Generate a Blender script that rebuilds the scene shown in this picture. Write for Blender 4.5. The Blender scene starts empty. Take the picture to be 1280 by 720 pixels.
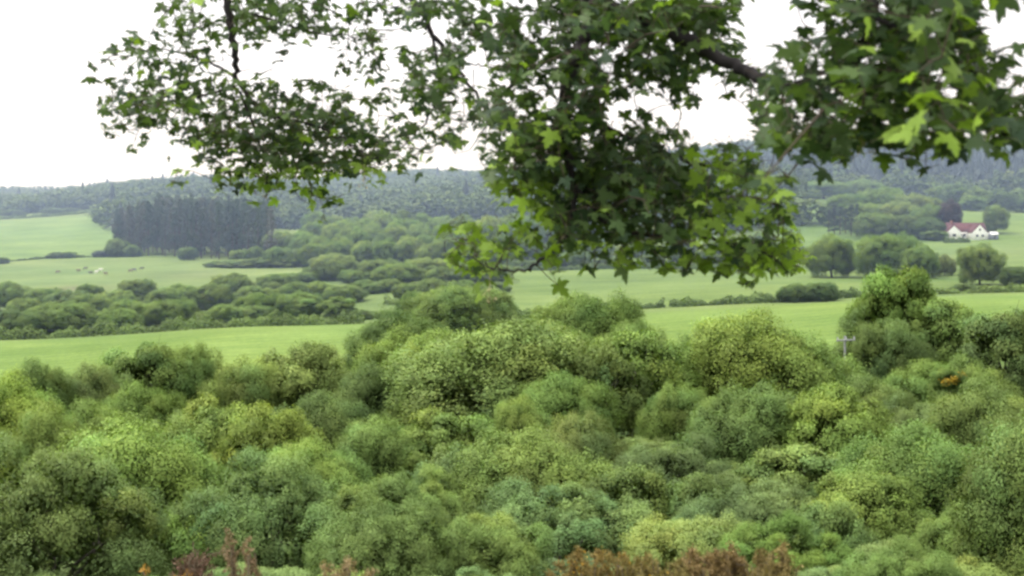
import bpy, math, random
import numpy as np
R = np.random.default_rng(7)
random.seed(7)
F = 1545.0            # focal length in photo pixels
HZ = 250.0            # pixel row of the true horizon
sc = bpy.context.scene
col = sc.collection

# ------------------------------------------------------------------ helpers
def link(o, parent=None):
    col.objects.link(o)
    if parent is not None: o.parent = parent
    return o
def tag(o, label=None, cat=None, group=None, kind=None):
    if label: o['label'] = label
    if cat: o['category'] = cat
    if group: o['group'] = group
    if kind: o['kind'] = kind
    return o
def mesh_from(name, V, Fq, tint=None, smooth=False, nrm=None):
    """V (n,3); Fq: (m,k) int array or a list of such arrays; tint (n,3) per-vertex colours"""
    if not isinstance(Fq, list): Fq = [Fq]
    Fq = [f for f in Fq if len(f)]
    me = bpy.data.meshes.new(name)
    me.vertices.add(len(V)); me.vertices.foreach_set('co', np.asarray(V, np.float32).ravel())
    loops = np.concatenate([f.ravel() for f in Fq]).astype(np.int32)
    tot = np.concatenate([np.full(len(f), f.shape[1]) for f in Fq]).astype(np.int32)
    start = np.concatenate([[0], np.cumsum(tot)[:-1]]).astype(np.int32)
    me.loops.add(len(loops)); me.loops.foreach_set('vertex_index', loops)
    me.polygons.add(len(tot)); me.polygons.foreach_set('loop_start', start)
    me.polygons.foreach_set('loop_total', tot)
    if smooth: me.polygons.foreach_set('use_smooth', np.ones(len(tot), bool))
    me.update(calc_edges=True)
    if tint is not None:
        ca = me.color_attributes.new('tint', 'FLOAT_COLOR', 'POINT')
        a = np.ones((len(V), 4), np.float32); a[:, :3] = tint
        ca.data.foreach_set('color', a.ravel())
    me.validate()
    if nrm is not None:
        me.polygons.foreach_set('use_smooth', np.ones(len(me.polygons), bool))
        me.normals_split_custom_set_from_vertices([tuple(x) for x in np.asarray(nrm, float)])
    return me
class MB:
    """collects shapes into one mesh"""
    def __init__(s): s.V = []; s.Q = []; s.T = []; s.n = 0
    def add(s, V, Q=None, T=None):
        V = np.asarray(V, float)
        if Q is not None and len(Q): s.Q.append(np.asarray(Q) + s.n)
        if T is not None and len(T): s.T.append(np.asarray(T) + s.n)
        s.V.append(V); s.n += len(V); return s
    def box(s, x0, x1, y0, y1, z0, z1):
        V = [(x, y, z) for z in (z0, z1) for y in (y0, y1) for x in (x0, x1)]
        return s.add(V, [(0,2,3,1),(4,5,7,6),(0,1,5,4),(2,6,7,3),(0,4,6,2),(1,3,7,5)])
    def tube(s, P, rad, n=6):
        P = np.asarray(P, float); m = len(P); rad = np.broadcast_to(rad, (m,))
        T = np.gradient(P, axis=0); T /= np.linalg.norm(T, axis=1)[:, None] + 1e-9
        ref = np.array([0.31, 0.17, 0.93]) if abs(T[0][2]) < .9 else np.array([1., .1, 0])
        A = np.cross(T, ref); A /= np.linalg.norm(A, axis=1)[:, None] + 1e-9
        B = np.cross(T, A)
        an = np.linspace(0, 2*math.pi, n, endpoint=False)
        V = P[:, None] + rad[:, None, None]*(A[:, None]*np.cos(an)[None, :, None] + B[:, None]*np.sin(an)[None, :, None])
        i = np.arange(m-1)[:, None]*n; j = np.arange(n)[None]; k = (j+1) % n
        Q = np.stack([i+j, i+k, i+n+k, i+n+j], -1).reshape(-1, 4)
        return s.add(V.reshape(-1, 3), Q)
    def mesh(s, name, smooth=False, tint=None):
        V = np.concatenate(s.V)
        L = []
        if s.Q: L.append(np.concatenate(s.Q))
        if s.T: L.append(np.concatenate(s.T))
        return mesh_from(name, V, L, tint, smooth)
def new_obj(name, me, mat, parent=None):
    o = bpy.data.objects.new(name, me)
    if mat is not None and not me.materials: me.materials.append(mat)
    return link(o, parent)
def unit(v): return v/(np.linalg.norm(v, axis=-1, keepdims=True)+1e-9)

# ------------------------------------------------------------------ terrain
DK = np.array([-200,0,10,20,30,40,60,90,130,180,230,260,300,350,400,480,560,600,750,900,1200,1600,2200,6000], float)
UK = np.array([0,320,640,960,1280], float)
ZT = np.array([
 [3,-1.7,-4,-7.4,-10.4,-12.6,-16.2,-20.3,-24.2,-27.2,-26.8,-29,-30,-29.5,-28.6,-27.2,-26.2,-25,-20.3,-14.6,-8,1,-10,-60],
 [3,-1.7,-4,-7.4,-10.4,-12.6,-16.2,-20.3,-24.2,-25.2,-23.9,-26.5,-28,-28,-27.5,-26.8,-26.6,-26,-19,-10,3,15,0,-60],
 [3,-1.7,-4,-7.4,-10.4,-12.6,-16.2,-20.3,-24.2,-23.8,-22.7,-23.6,-24,-24,-23.4,-24,-23,-20,-8,2,13,24,10,-60],
 [3,-1.7,-4,-7.4,-10.4,-12.6,-16.2,-20.3,-24.2,-22.4,-20.3,-20.9,-20.8,-21.8,-22.5,-19.5,-13,-9,3,18,40,56,40,-60],
 [3,-1.7,-4,-7.4,-10.4,-12.6,-16.2,-20.0,-22.6,-19.6,-17.9,-18.6,-18.9,-19,-18.8,-16.9,-9.5,-7,-4,10,35,53,40,-60]], float)
FD = np.concatenate([np.arange(-200,700,4.0), np.arange(700,6000,20.0)])
_z = np.array([np.interp(FD, DK, r) for r in ZT])
_k = np.exp(-0.5*(np.arange(-3,4)/1.4)**2); _k /= _k.sum()
_z = np.array([np.convolve(np.pad(r,3,'edge'), _k, 'valid') for r in _z])
def ground(x, y):
    x = np.asarray(x, float); y = np.asarray(y, float)
    d = np.clip(y, -200, 5990); u = np.clip(640+F*x/np.maximum(y, 60), -300, 1580)
    zs = np.stack([np.interp(d, FD, r) for r in _z])
    t = np.clip(u/320, 0, 3.9999); i = t.astype(int); f = t-i
    f = f*f*(3-2*f)*0.6+f*0.4
    j = np.clip(i+1, 0, 4)
    a = np.take_along_axis(zs.reshape(5,-1), i.reshape(1,-1), 0).reshape(x.shape)
    b = np.take_along_axis(zs.reshape(5,-1), j.reshape(1,-1), 0).reshape(x.shape)
    z = a*(1-f)+b*f
    s = np.clip((np.hypot(x, y)-250)/900, 0, 1)
    z = z + s*(5*np.sin(x*0.009+1.3)*np.sin(y*0.004+.4)+3*np.sin(x*0.021+y*0.007)) + 0.12*np.sin(x*.11+.5)*np.sin(y*.06)
    return z
def G(x, y): return float(ground(np.array([x]), np.array([y]))[0])
def at(px, d): return (px-640)/F*d
def zrow(row, d): return -(row-HZ)/F*d

def depth_of_row(px, row, lo=235, hi=700):
    for d in np.arange(lo, hi, 1.5):
        if HZ-G(at(px, d), d)/d*F <= row: return float(d)
    return hi

# ------------------------------------------------------------------ materials
def nt(name):
    m = bpy.data.materials.new(name); m.use_nodes = True
    n = m.node_tree; n.nodes.clear(); return m, n.nodes, n.links
def out(n, l, sh):
    o = n.new('ShaderNodeOutputMaterial'); l.new(sh, o.inputs[0]); return o
def mixcol(n, l, a, b, f, mode='MIX'):
    m = n.new('ShaderNodeMix'); m.data_type = 'RGBA'; m.blend_type = mode
    for s, v in ((m.inputs[6], a), (m.inputs[7], b), (m.inputs[0], f)):
        if hasattr(v, 'is_linked'): l.new(v, s)
        elif isinstance(v, (tuple, list)): s.default_value = (*v, 1) if len(v) == 3 else v
        else: s.default_value = v
    return m.outputs[2]
def noise(n, l, scale, detail=3, rough=.5, vec=None, dist=0):
    t = n.new('ShaderNodeTexNoise'); t.inputs['Scale'].default_value = scale
    t.inputs['Detail'].default_value = detail; t.inputs['Roughness'].default_value = rough
    t.inputs['Distortion'].default_value = dist
    if vec is not None: l.new(vec, t.inputs['Vector'])
    return t
def ramp(n, l, fac, stops):
    r = n.new('ShaderNodeValToRGB'); e = r.color_ramp.elements
    while len(e) < len(stops): e.new(.5)
    for k, (p, c) in enumerate(stops): e[k].position = p; e[k].color = (*c, 1)
    l.new(fac, r.inputs[0]); return r.outputs[0]

def foliage_mat(name, trans=.28, use_obj=True, gain=1.0, spec=.12):
    m, n, l = nt(name)
    at_ = n.new('ShaderNodeAttribute'); at_.attribute_name = 'tint'
    c = at_.outputs['Color']
    if use_obj:
        oi = n.new('ShaderNodeObjectInfo')
        c = mixcol(n, l, c, oi.outputs['Color'], 1.0, 'MULTIPLY')
    geo = n.new('ShaderNodeNewGeometry')
    nz = noise(n, l, .35, 3, .6, geo.outputs['Position'])
    v = ramp(n, l, nz.outputs[0], [(.3, (.78*gain,.82*gain,.8*gain)), (.7, (1.22*gain,1.16*gain,1.1*gain))])
    c = mixcol(n, l, c, v, 1.0, 'MULTIPLY')
    p = n.new('ShaderNodeBsdfPrincipled'); l.new(c, p.inputs['Base Color'])
    p.inputs['Roughness'].default_value = .55; p.inputs['Specular IOR Level'].default_value = spec
    t = n.new('ShaderNodeBsdfTranslucent')
    c2 = mixcol(n, l, c, (1.25, 1.35, .6), 1.0, 'MULTIPLY'); l.new(c2, t.inputs[0])
    mx = n.new('ShaderNodeMixShader'); mx.inputs[0].default_value = trans
    l.new(p.outputs[0], mx.inputs[1]); l.new(t.outputs[0], mx.inputs[2])
    out(n, l, mx.outputs[0]); return m
M_FOL = foliage_mat('foliage', .20)
M_FOLS = foliage_mat('foliage_wood', .12, use_obj=False)

def bark_mat(name, a, b, scale=6):
    m, n, l = nt(name)
    tc = n.new('ShaderNodeTexCoord'); mp = n.new('ShaderNodeMapping'); mp.inputs['Scale'].default_value = (1,1,.25)
    l.new(tc.outputs['Object'], mp.inputs[0])
    nz = noise(n, l, scale, 6, .65, mp.outputs[0], .4)
    c = ramp(n, l, nz.outputs[0], [(.3, a), (.7, b)])
    p = n.new('ShaderNodeBsdfPrincipled'); l.new(c, p.inputs['Base Color']); p.inputs['Roughness'].default_value = .9
    p.inputs['Specular IOR Level'].default_value = .2
    bp = n.new('ShaderNodeBump'); bp.inputs['Strength'].default_value = .5; bp.inputs['Distance'].default_value = .02
    l.new(nz.outputs[0], bp.inputs['Height']); l.new(bp.outputs[0], p.inputs['Normal'])
    out(n, l, p.outputs[0]); return m
M_BARK = bark_mat('bark', (.035,.03,.025), (.11,.1,.08))
M_PALE = bark_mat('pale_bark', (.14,.13,.10), (.34,.32,.26))
M_PINEB = bark_mat('pine_bark', (.06,.045,.042), (.13,.10,.09))

def plain(name, c, rough=.7, var=.25, scale=3, spec=.3):
    m, n, l = nt(name)
    tc = n.new('ShaderNodeTexCoord')
    nz = noise(n, l, scale, 4, .6, tc.outputs['Object'])
    lo = tuple(x*(1-var) for x in c); hi = tuple(min(1, x*(1+var)) for x in c)
    cc = ramp(n, l, nz.outputs[0], [(.3, lo), (.7, hi)])
    p = n.new('ShaderNodeBsdfPrincipled'); l.new(cc, p.inputs['Base Color']); p.inputs['Roughness'].default_value = rough
    p.inputs['Specular IOR Level'].default_value = spec
    out(n, l, p.outputs[0]); return m

# ------------------------------------------------------------------ ground sheet
def build_ground():
    r = np.concatenate([[1.5], np.arange(3,60,1.5), np.arange(60,180,4), np.arange(180,520,2.2), np.arange(520,1000,7), np.arange(1000,2400,25), np.geomspace(2400,5900,14)])
    fr = np.radians(np.arange(-34, 34.01, .2)); bk = np.radians(np.arange(37, 324, 6.0))
    th = np.concatenate([fr, bk])
    RR, TT = np.meshgrid(r, th, indexing='ij')
    X = RR*np.sin(TT); Y = RR*np.cos(TT)
    Z = ground(X, Y)
    V = np.stack([X, Y, Z], -1).reshape(-1, 3)
    nr, na = len(r), len(th)
    i = np.arange(nr-1)[:, None]*na; j = np.arange(na)[None]; k = (j+1) % na
    Q = np.stack([i+j, i+na+j, i+na+k, i+k], -1).reshape(-1, 4)
    V = np.vstack([V, [[0, 0, G(0,0)]]]); c = len(V)-1
    T = np.stack([np.full(na, c), np.arange(na), (np.arange(na)+1) % na], -1)
    # land use painted as albedo
    x, y = V[:, 0], V[:, 1]; u = 640+F*x/np.maximum(y, 60)
    def ss(a, b, v): t = np.clip((v-a)/(b-a), 0, 1); return t*t*(3-2*t)
    C = np.tile(np.array([.055,.075,.03]), (len(V), 1))              # rough ground, darkened to paint in the shade under the wood
    def lay(w, c):
        w = w[:, None]; C[:] = C*(1-w)+np.array(c)*w
    wob = 6*np.sin(x*.05+1)+4*np.sin(x*.013)
    front = y > 1
    lay((ss(150,175,y)*(1-ss(4000,4100,y)))*front, (.13,.19,.06))
    lay(ss(150,170,y)*(1-ss(235,245,y+wob*.3))*front, (.135,.215,.05))   # the bright near field
    lay(ss(247,260,y+wob)*(1-ss(395,420,y))*ss(600,660,u)*front, (.12,.185,.052))
    lay(ss(395,430,y)*(1-ss(540,560,y))*(1-ss(560,620,u))*front, (.135,.20,.068))   # grazed pasture
    lay(ss(560,565,y)*(1-ss(880,900,y))*(1-ss(140,160,u))*front, (.135,.215,.065))
    lay(ss(430,480,y)*(1-ss(720,760,y))*ss(950,1000,u)*front, (.12,.19,.052))
    # darker patches in the pasture
    pd = np.exp(-(((u-235)/60)**2+((y-440)/25)**2)); lay(.4*pd*front, (.09,.12,.06))
    pd = np.exp(-(((u-785)/45)**2+((y-345)/5)**2)); lay(.55*pd*front, (.085,.13,.045))
    pd = np.exp(-(((u-850)/22)**2+((y-362)/5)**2)); lay(.5*pd*front, (.085,.13,.045))
    pd = np.exp(-(((u-95)/40)**2+((y-395)/12)**2)); lay(.6*pd*front, (.15,.13,.09))
    me = mesh_from('ground', V, [Q, T], C, True)
    m, n, l = nt('meadow')
    a = n.new('ShaderNodeAttribute'); a.attribute_name = 'tint'
    g = n.new('ShaderNodeNewGeometry'); mp = n.new('ShaderNodeMapping'); l.new(g.outputs['Position'], mp.inputs[0])
    n1 = noise(n, l, .035, 5, .6, mp.outputs[0]); n2 = noise(n, l, 1.3, 4, .7, mp.outputs[0]); n3 = noise(n, l, .012, 3, .5, mp.outputs[0], 1.0)
    c = mixcol(n, l, a.outputs['Color'], ramp(n, l, n1.outputs[0], [(.3,(.76,.82,.74)),(.7,(1.22,1.15,1.2))]), 1., 'MULTIPLY')
    c = mixcol(n, l, c, ramp(n, l, n2.outputs[0], [(.25,(.72,.75,.72)),(.75,(1.25,1.22,1.2))]), 1., 'MULTIPLY')
    c = mixcol(n, l, c, ramp(n, l, n3.outputs[0], [(.35,(.92,.95,.95)),(.65,(1.12,1.04,.98))]), 1., 'MULTIPLY')
    mp3 = n.new('ShaderNodeMapping'); mp3.inputs['Scale'].default_value = (.25, 1, 1); mp3.inputs['Rotation'].default_value = (0,0,.12); l.new(g.outputs['Position'], mp3.inputs[0])
    n4 = noise(n, l, .16, 6, .65, mp3.outputs[0], .5)
    c = mixcol(n, l, c, ramp(n, l, n4.outputs[0], [(.32,(.80,.84,.78)),(.68,(1.16,1.12,1.16))]), 1., 'MULTIPLY')
    # faint mown stripes
    w = n.new('ShaderNodeTexWave'); w.inputs['Scale'].default_value = .09; w.inputs['Distortion'].default_value = 1.5
    mp2 = n.new('ShaderNodeMapping'); mp2.inputs['Rotation'].default_value = (0,0,1.3); l.new(g.outputs['Position'], mp2.inputs[0]); l.new(mp2.outputs[0], w.inputs[0])
    c = mixcol(n, l, c, ramp(n, l, w.outputs[1], [(0,(.91,.93,.91)),(1,(1.07,1.05,1.07))]), 1., 'MULTIPLY')
    p = n.new('ShaderNodeBsdfPrincipled'); l.new(c, p.inputs['Base Color']); p.inputs['Roughness'].default_value = .9; p.inputs['Specular IOR Level'].default_value = .1
    bp = n.new('ShaderNodeBump'); bp.inputs['Strength'].default_value = .6; bp.inputs['Distance'].default_value = .15
    l.new(n2.outputs[0], bp.inputs['Height']); l.new(bp.outputs[0], p.inputs['Normal'])
    out(n, l, p.outputs[0])
    tag(new_obj('ground', me, m), 'rolling green valley fields and hillside', None, None, 'structure')
build_ground()

# ------------------------------------------------------------------ foliage makers
def leaf_quads(P, N, size, aspect=.55, rng=R, fold=.12, align_up=0.0):
    """diamond leaf (4 verts) per point P with normal N"""
    n = len(P); size = np.broadcast_to(size, (n,))
    t = rng.normal(size=(n, 3)); t[:, 2] += align_up*2
    t = unit(t-(t*N).sum(1, keepdims=True)*N); b = np.cross(N, t)
    s = size[:, None]
    v0 = P-t*s*.5; v2 = P+t*s*.5; v1 = P-b*s*aspect*.5+N*s*fold; v3 = P+b*s*aspect*.5+N*s*fold
    V = np.stack([v0, v1, v2, v3], 1).reshape(-1, 3)
    Q = np.arange(4*n).reshape(-1, 4)
    return V, Q

def envelope(kind, D):
    """radius multiplier of the crown in direction D, unit box crown: x,y in +-.5, z 0..1"""
    return 1.0

def make_crown(kind, seed, nleaf=30000, leaf=.017, soft=True, jit=.34, tv=1.0):
    g = np.random.default_rng(seed)
    spec = dict(
        dome  =dict(nl=30, rl=(.14,.24), cz=.46, sx=.37, sz=.42, flat=.9, sub=16, rs=.34, up=.15, noise=.030),
        willow=dict(nl=26, rl=(.12,.22), cz=.45, sx=.38, sz=.42, flat=1.1, sub=22, rs=.26, up=.35, noise=.030),
        wide  =dict(nl=44, rl=(.10,.19), cz=.46, sx=.39, sz=.36, flat=1.55, sub=18, rs=.34, up=.15, noise=.022, zf=1.55),
        wwide =dict(nl=40, rl=(.09,.17), cz=.45, sx=.40, sz=.38, flat=1.6, sub=22, rs=.28, up=.3, noise=.024, zf=1.55),
        tiered=dict(nl=24, rl=(.13,.20), cz=.55, sx=.40, sz=.38, flat=.50, sub=14, rs=.36, up=.0, noise=.022),
        open  =dict(nl=26, rl=(.10,.16), cz=.58, sx=.40, sz=.36, flat=.8, sub=10, rs=.40, up=.1, noise=.030),
        spiky =dict(nl=34, rl=(.11,.19), cz=.46, sx=.37, sz=.42, flat=1.0, sub=12, rs=.38, up=.3, noise=.030),
        shrub =dict(nl=16, rl=(.16,.26), cz=.36, sx=.34, sz=.42, flat=.9, sub=16, rs=.32, up=.2, noise=.032),
        far   =dict(nl=20, rl=(.17,.26), cz=.42, sx=.34, sz=.42, flat=.9, sub=9, rs=.38, up=.1, noise=.03),
    )[kind]
    nl = spec['nl']
    # big lobes: golden spiral on the crown's upper shell
    k = np.arange(nl)+.5
    ph = np.arccos(1-(1.30 if kind in ('open','tiered') else 1.72)*k/nl); th = math.pi*(1+5**.5)*k+g.uniform(0, 6)
    D = np.stack([np.cos(th)*np.sin(ph), np.sin(th)*np.sin(ph), np.cos(ph)], -1)
    D = unit(D+g.normal(size=D.shape)*.12)
    rad = g.uniform(.70, 1.02, nl)
    Cn = D*rad[:, None]*np.array([spec['sx'], spec['sx'], spec['sz']])
    Cn[:, 2] += spec['cz']
    r1 = g.uniform(*spec['rl'], nl)
    low = Cn[:, 2] < .3; r1[low] *= .95
    Cn[:, 2] = np.maximum(Cn[:, 2], r1*.6)
    # sub lobes
    C2 = []; r2 = []; par = []
    for i in range(nl):
        m = spec['sub']
        d = unit(g.normal(size=(m, 3))+np.array([0,0,.35])+D[i]*.9)
        C2.append(Cn[i]+d*r1[i]*g.uniform(.72, 1.0, (m, 1))*np.array([1,1,spec['flat']])); r2.append(r1[i]*spec['rs']*g.uniform(.6, 1.25, m)); par.append(np.full(m, i))
    C2 = np.concatenate(C2); r2 = np.concatenate(r2); par = np.concatenate(par)
    # drop sub lobes buried in other big lobes
    dist = np.linalg.norm((C2[:, None]-Cn[None])/np.array([1,1,spec['flat']]), axis=2)/r1[None]
    dist[np.arange(len(C2)), par] = 9
    keep = dist.min(1) > .62
    C2, r2, par = C2[keep], r2[keep], par[keep]
    w = r2**2; w /= w.sum()
    idx = g.choice(len(C2), nleaf, p=w)
    d = unit(g.normal(size=(nleaf, 3))+np.array([0,0,.25])+unit(C2[idx]-Cn[par[idx]])*.6)
    rr = r2[idx]*np.clip(g.normal(.95, .22, nleaf), .2, 1.7)
    zf = spec.get('zf', 1.0)
    P = C2[idx]+d*rr[:, None]*np.array([1,1,.85 if spec['flat'] < .7 else zf])
    if spec['up']: P[:, 2] += np.abs(g.normal(size=nleaf))*spec['noise']*spec['up']
    P += g.normal(size=P.shape)*spec['noise']*.28
    N = unit(d*1.1+np.array([0,0,.45])+g.normal(size=d.shape)*jit)
    SN = unit(d*.75+unit(C2[idx]-Cn[par[idx]])*.75+D[par[idx]]*.35+np.array([0,0,.15])+g.normal(size=d.shape)*.22)
    sz = leaf*g.uniform(.6, 1.5, nleaf)
    N = unit(N/np.array([1,1,zf])); SN = unit(SN/np.array([1,1,zf]))
    N = N*np.sign((N*SN).sum(1, keepdims=True)+1e-9)
    V, Q = leaf_quads(P, N, sz, .42 if kind in ('willow', 'wwide') else .62, g, align_up=spec['up'])
    # tints: per lobe, per sub lobe, per leaf
    tl = g.normal(1, .09*tv, nl); ts = g.normal(1, .10*tv, len(C2))
    b = tl[par[idx]]*ts[idx]*g.normal(1, .09*tv, nleaf)
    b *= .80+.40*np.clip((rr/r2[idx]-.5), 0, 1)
    b *= np.clip(.72+.45*P[:, 2], .6, 1.15)      # top light put into the tint: leaves brighten towards the crown top
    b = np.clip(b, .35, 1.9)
    hue = g.normal(0, .045, nl)[par[idx]]+g.normal(0, .03, nleaf)
    t = np.stack([b*(1+hue), b, b*(1-hue*1.2)], -1)
    t = np.repeat(t, 4, 0)
    # crown's inner shade put into the tint: larger, darker leaves deeper inside
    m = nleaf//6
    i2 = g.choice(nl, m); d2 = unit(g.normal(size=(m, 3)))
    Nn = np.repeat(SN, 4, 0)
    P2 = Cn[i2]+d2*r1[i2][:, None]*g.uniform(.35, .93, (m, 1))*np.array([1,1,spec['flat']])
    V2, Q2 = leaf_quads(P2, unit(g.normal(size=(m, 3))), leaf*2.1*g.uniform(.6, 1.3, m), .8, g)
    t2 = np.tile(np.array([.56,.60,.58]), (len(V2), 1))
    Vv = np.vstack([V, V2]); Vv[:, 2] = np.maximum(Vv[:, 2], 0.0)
    # normalise to a unit box
    hi = np.percentile(V[:, 2], 99.7); wx = np.percentile(np.abs(V[:, :2]), 99.3)
    Vv *= np.array([.5/wx, .5/wx, 1/hi]); Cs = Cn*np.array([.5/wx, .5/wx, 1/hi])
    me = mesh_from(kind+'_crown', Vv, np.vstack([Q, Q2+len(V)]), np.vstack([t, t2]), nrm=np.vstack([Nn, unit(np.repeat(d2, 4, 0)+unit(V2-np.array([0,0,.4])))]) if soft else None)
    return me, Cs

def make_trunk(kind, Cs, seed):
    g = np.random.default_rng(seed+99)
    mb = MB(); r0 = .022 if kind != 'shrub' else .02
    lean = g.normal(0, .02, 2)
    fork = .3 if kind in ('open', 'tiered') else .18
    base = np.array([[0,0,-.04],[0,0,.0],[lean[0]*.5,lean[1]*.5,fork*.5],[lean[0],lean[1],fork]])
    mb.tube(base, [r0*1.5, r0*1.2, r0, r0*.9], 8)
    sel = g.permutation(len(Cs))[:14]
    for i in sel:
        e = Cs[i]; s = base[-1]; m1 = s+(e-s)*np.array([.3,.3,.5]); m2 = s+(e-s)*np.array([.65,.65,.8])+g.normal(0, .015, 3)
        mb.tube([s, m1, m2, e*np.array([1.05,1.05,1.0])], [r0*.6, r0*.42, r0*.28, r0*.08], 5)
        for q in range(3):
            t = g.uniform(.4, .9); a = m1+(e-m1)*t; mb.tube([a, a+g.normal(0, .035, 3)+[0,0,.03], a+g.normal(0, .06, 3)+[0,0,.07]], [r0*.18, r0*.12, r0*.04], 4)
    return mb.mesh(kind+'_trunk', True)

def make_pine(seed, nleaf=2600):
    g = np.random.default_rng(seed)
    # unit: height 1, crown starts .3..; width 1 => scaled by w
    nw = 26
    P = []; Cc = []
    for k in range(nw):
        z = g.uniform(.16, .98); wid = (.46*(1-(z-.12)/.95)**.55)*g.uniform(.6, 1.1)
        a = g.uniform(0, 6.28); Cc.append((wid*math.cos(a)*.7, wid*math.sin(a)*.7, z, .16+.1*(1-z)))
    Cc = np.array(Cc); idx = g.choice(nw, nleaf)
    d = unit(g.normal(size=(nleaf, 3)))
    P = Cc[idx, :3]+d*Cc[idx, 3][:, None]*g.uniform(.5, 1.1, (nleaf, 1))*np.array([1,1,.22])
    N = unit(g.normal(size=d.shape)*.6+d+[0,0,.4])
    V, Q = leaf_quads(P, N, .075*g.uniform(.6, 1.4, nleaf), .6, g)
    V[:, 2] = (V[:, 2]-P.repeat(4, 0)[:, 2])*.35+P.repeat(4, 0)[:, 2]
    b = np.repeat(np.clip(g.normal(1, .2, nleaf)*(.7+.4*P[:, 2]), .3, 1.6), 4)
    me = mesh_from('pine_crown', V, Q, np.stack([b]*3, -1))
    mb = MB(); mb.tube([[0,0,-.03],[0.004,0,.3],[0,.004,.65],[0,0,.97]], [.045,.036,.025,.006], 6)
    for k in range(10):
        z = g.uniform(.2, .5); a = g.uniform(0, 6.28); mb.tube([[0,0,z],[.12*math.cos(a),.12*math.sin(a),z+.005]], [.008,.003], 3)
    return me, mb.mesh('pine_trunk', True)

PROTO = {}
for kind, seeds in (('dome',(1,2)),('wide',(4,5,6)),('willow',(11,12)),('wwide',(14,15,16)),('tiered',(21,22)),('open',(31,32)),('spiky',(41,42,43)),('shrub',(51,52))):
    PROTO[kind] = []
    for s in seeds:
        me, Cs = make_crown(kind, s, dict(dome=80000, wide=100000, wwide=100000, willow=80000, tiered=30000, open=15000, spiky=60000, shrub=24000)[kind],
                            dict(dome=.0120, wide=.0112, wwide=.0104, willow=.0112, tiered=.019, open=.019, spiky=.0150, shrub=.020)[kind])
        me.materials.append(M_FOL); tr = make_trunk(kind, Cs, s); tr.materials.append(M_PALE if kind == 'open' else M_BARK)
        PROTO[kind].append((me, tr))
PROTO['far'] = []
for s in (61, 62, 63, 64):
    me, Cs = make_crown('far', s, 9000, .028); me.materials.append(M_FOL)
    tr = make_trunk('far', Cs, s); tr.materials.append(M_BARK); PROTO['far'].append((me, tr))
PROTO['pine'] = []
for s in (71, 72, 73):
    me, tr = make_pine(s); me.materials.append(M_FOL); tr.materials.append(M_PINEB); PROTO['pine'].append((me, tr))

COL = dict(
    yellow=(.265,.36,.09), lime=(.225,.33,.09), mid=(.17,.255,.08), green=(.168,.265,.076), dark=(.095,.155,.06), blue=(.108,.175,.076),
    olive=(.165,.245,.08), brown=(.195,.23,.10), grey=(.17,.24,.115), sage=(.205,.295,.14), purple=(.085,.068,.07),
    pine=(.065,.095,.07), pale=(.24,.32,.11), moss=(.205,.30,.085))
for _k in COL:
    if _k not in ('pine', 'purple'): COL[_k] = tuple(m_*(.58*a+.42*b) for a, b, m_ in zip(COL[_k], (.175,.26,.08), (.94,.94,.82)))
WORD = dict(yellow='yellow-green', lime='bright green', mid='mid-green', green='fresh green', dark='dark green', blue='deep blue-green',
    olive='olive green', brown='brownish olive', grey='grey-green', sage='pale sage-green', purple='dark purple', pine='dark green', pale='pale green', moss='mossy yellow-green')
REG = []      # (object, base label, px) for labels made unique at the end
def tree(kind, px, top, wpx, d, c, label=None, cat='tree', group=None, name=None, sink=.2, seed=None, hmin=1.5, uniq=True, base=None):
    x = at(px, d); w = wpx/F*d*(1.28 if d < 160 else 1.06)
    gz = G(x, d) if base is None else zrow(base, d)
    h = max(zrow(top, d)-gz, hmin)
    k0 = kind
    if h/w < .85 and kind in ('dome', 'willow', 'spiky'): kind = 'wwide' if kind == 'willow' else 'wide'
    pr = PROTO[kind]; me, tr = pr[(seed if seed is not None else random.randrange(99)) % len(pr)]
    kind = k0
    nm = name or dict(dome='broadleaf_tree', willow='willow_bush', tiered='oak_tree', open='ash_tree', spiky='sycamore_tree', shrub='shrub', far='broadleaf_tree', pine='pine_tree')[kind]
    e = link(bpy.data.objects.new(nm, None)); e.empty_display_size = .2
    e.location = (x, d, gz-sink); e.rotation_euler = (0, 0, random.uniform(0, 6.28))
    e.scale = (w, w, h+sink)
    cr = link(bpy.data.objects.new('crown', me), e)
    v = random.uniform(.92, 1.08)
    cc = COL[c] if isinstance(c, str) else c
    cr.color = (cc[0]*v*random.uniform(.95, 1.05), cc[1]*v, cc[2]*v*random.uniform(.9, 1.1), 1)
    link(bpy.data.objects.new('trunk' if kind not in ('shrub', 'willow') else 'stem', tr), e)
    tag(e, label, cat, group)
    REG.append((e, label, px, uniq)); return e

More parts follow.
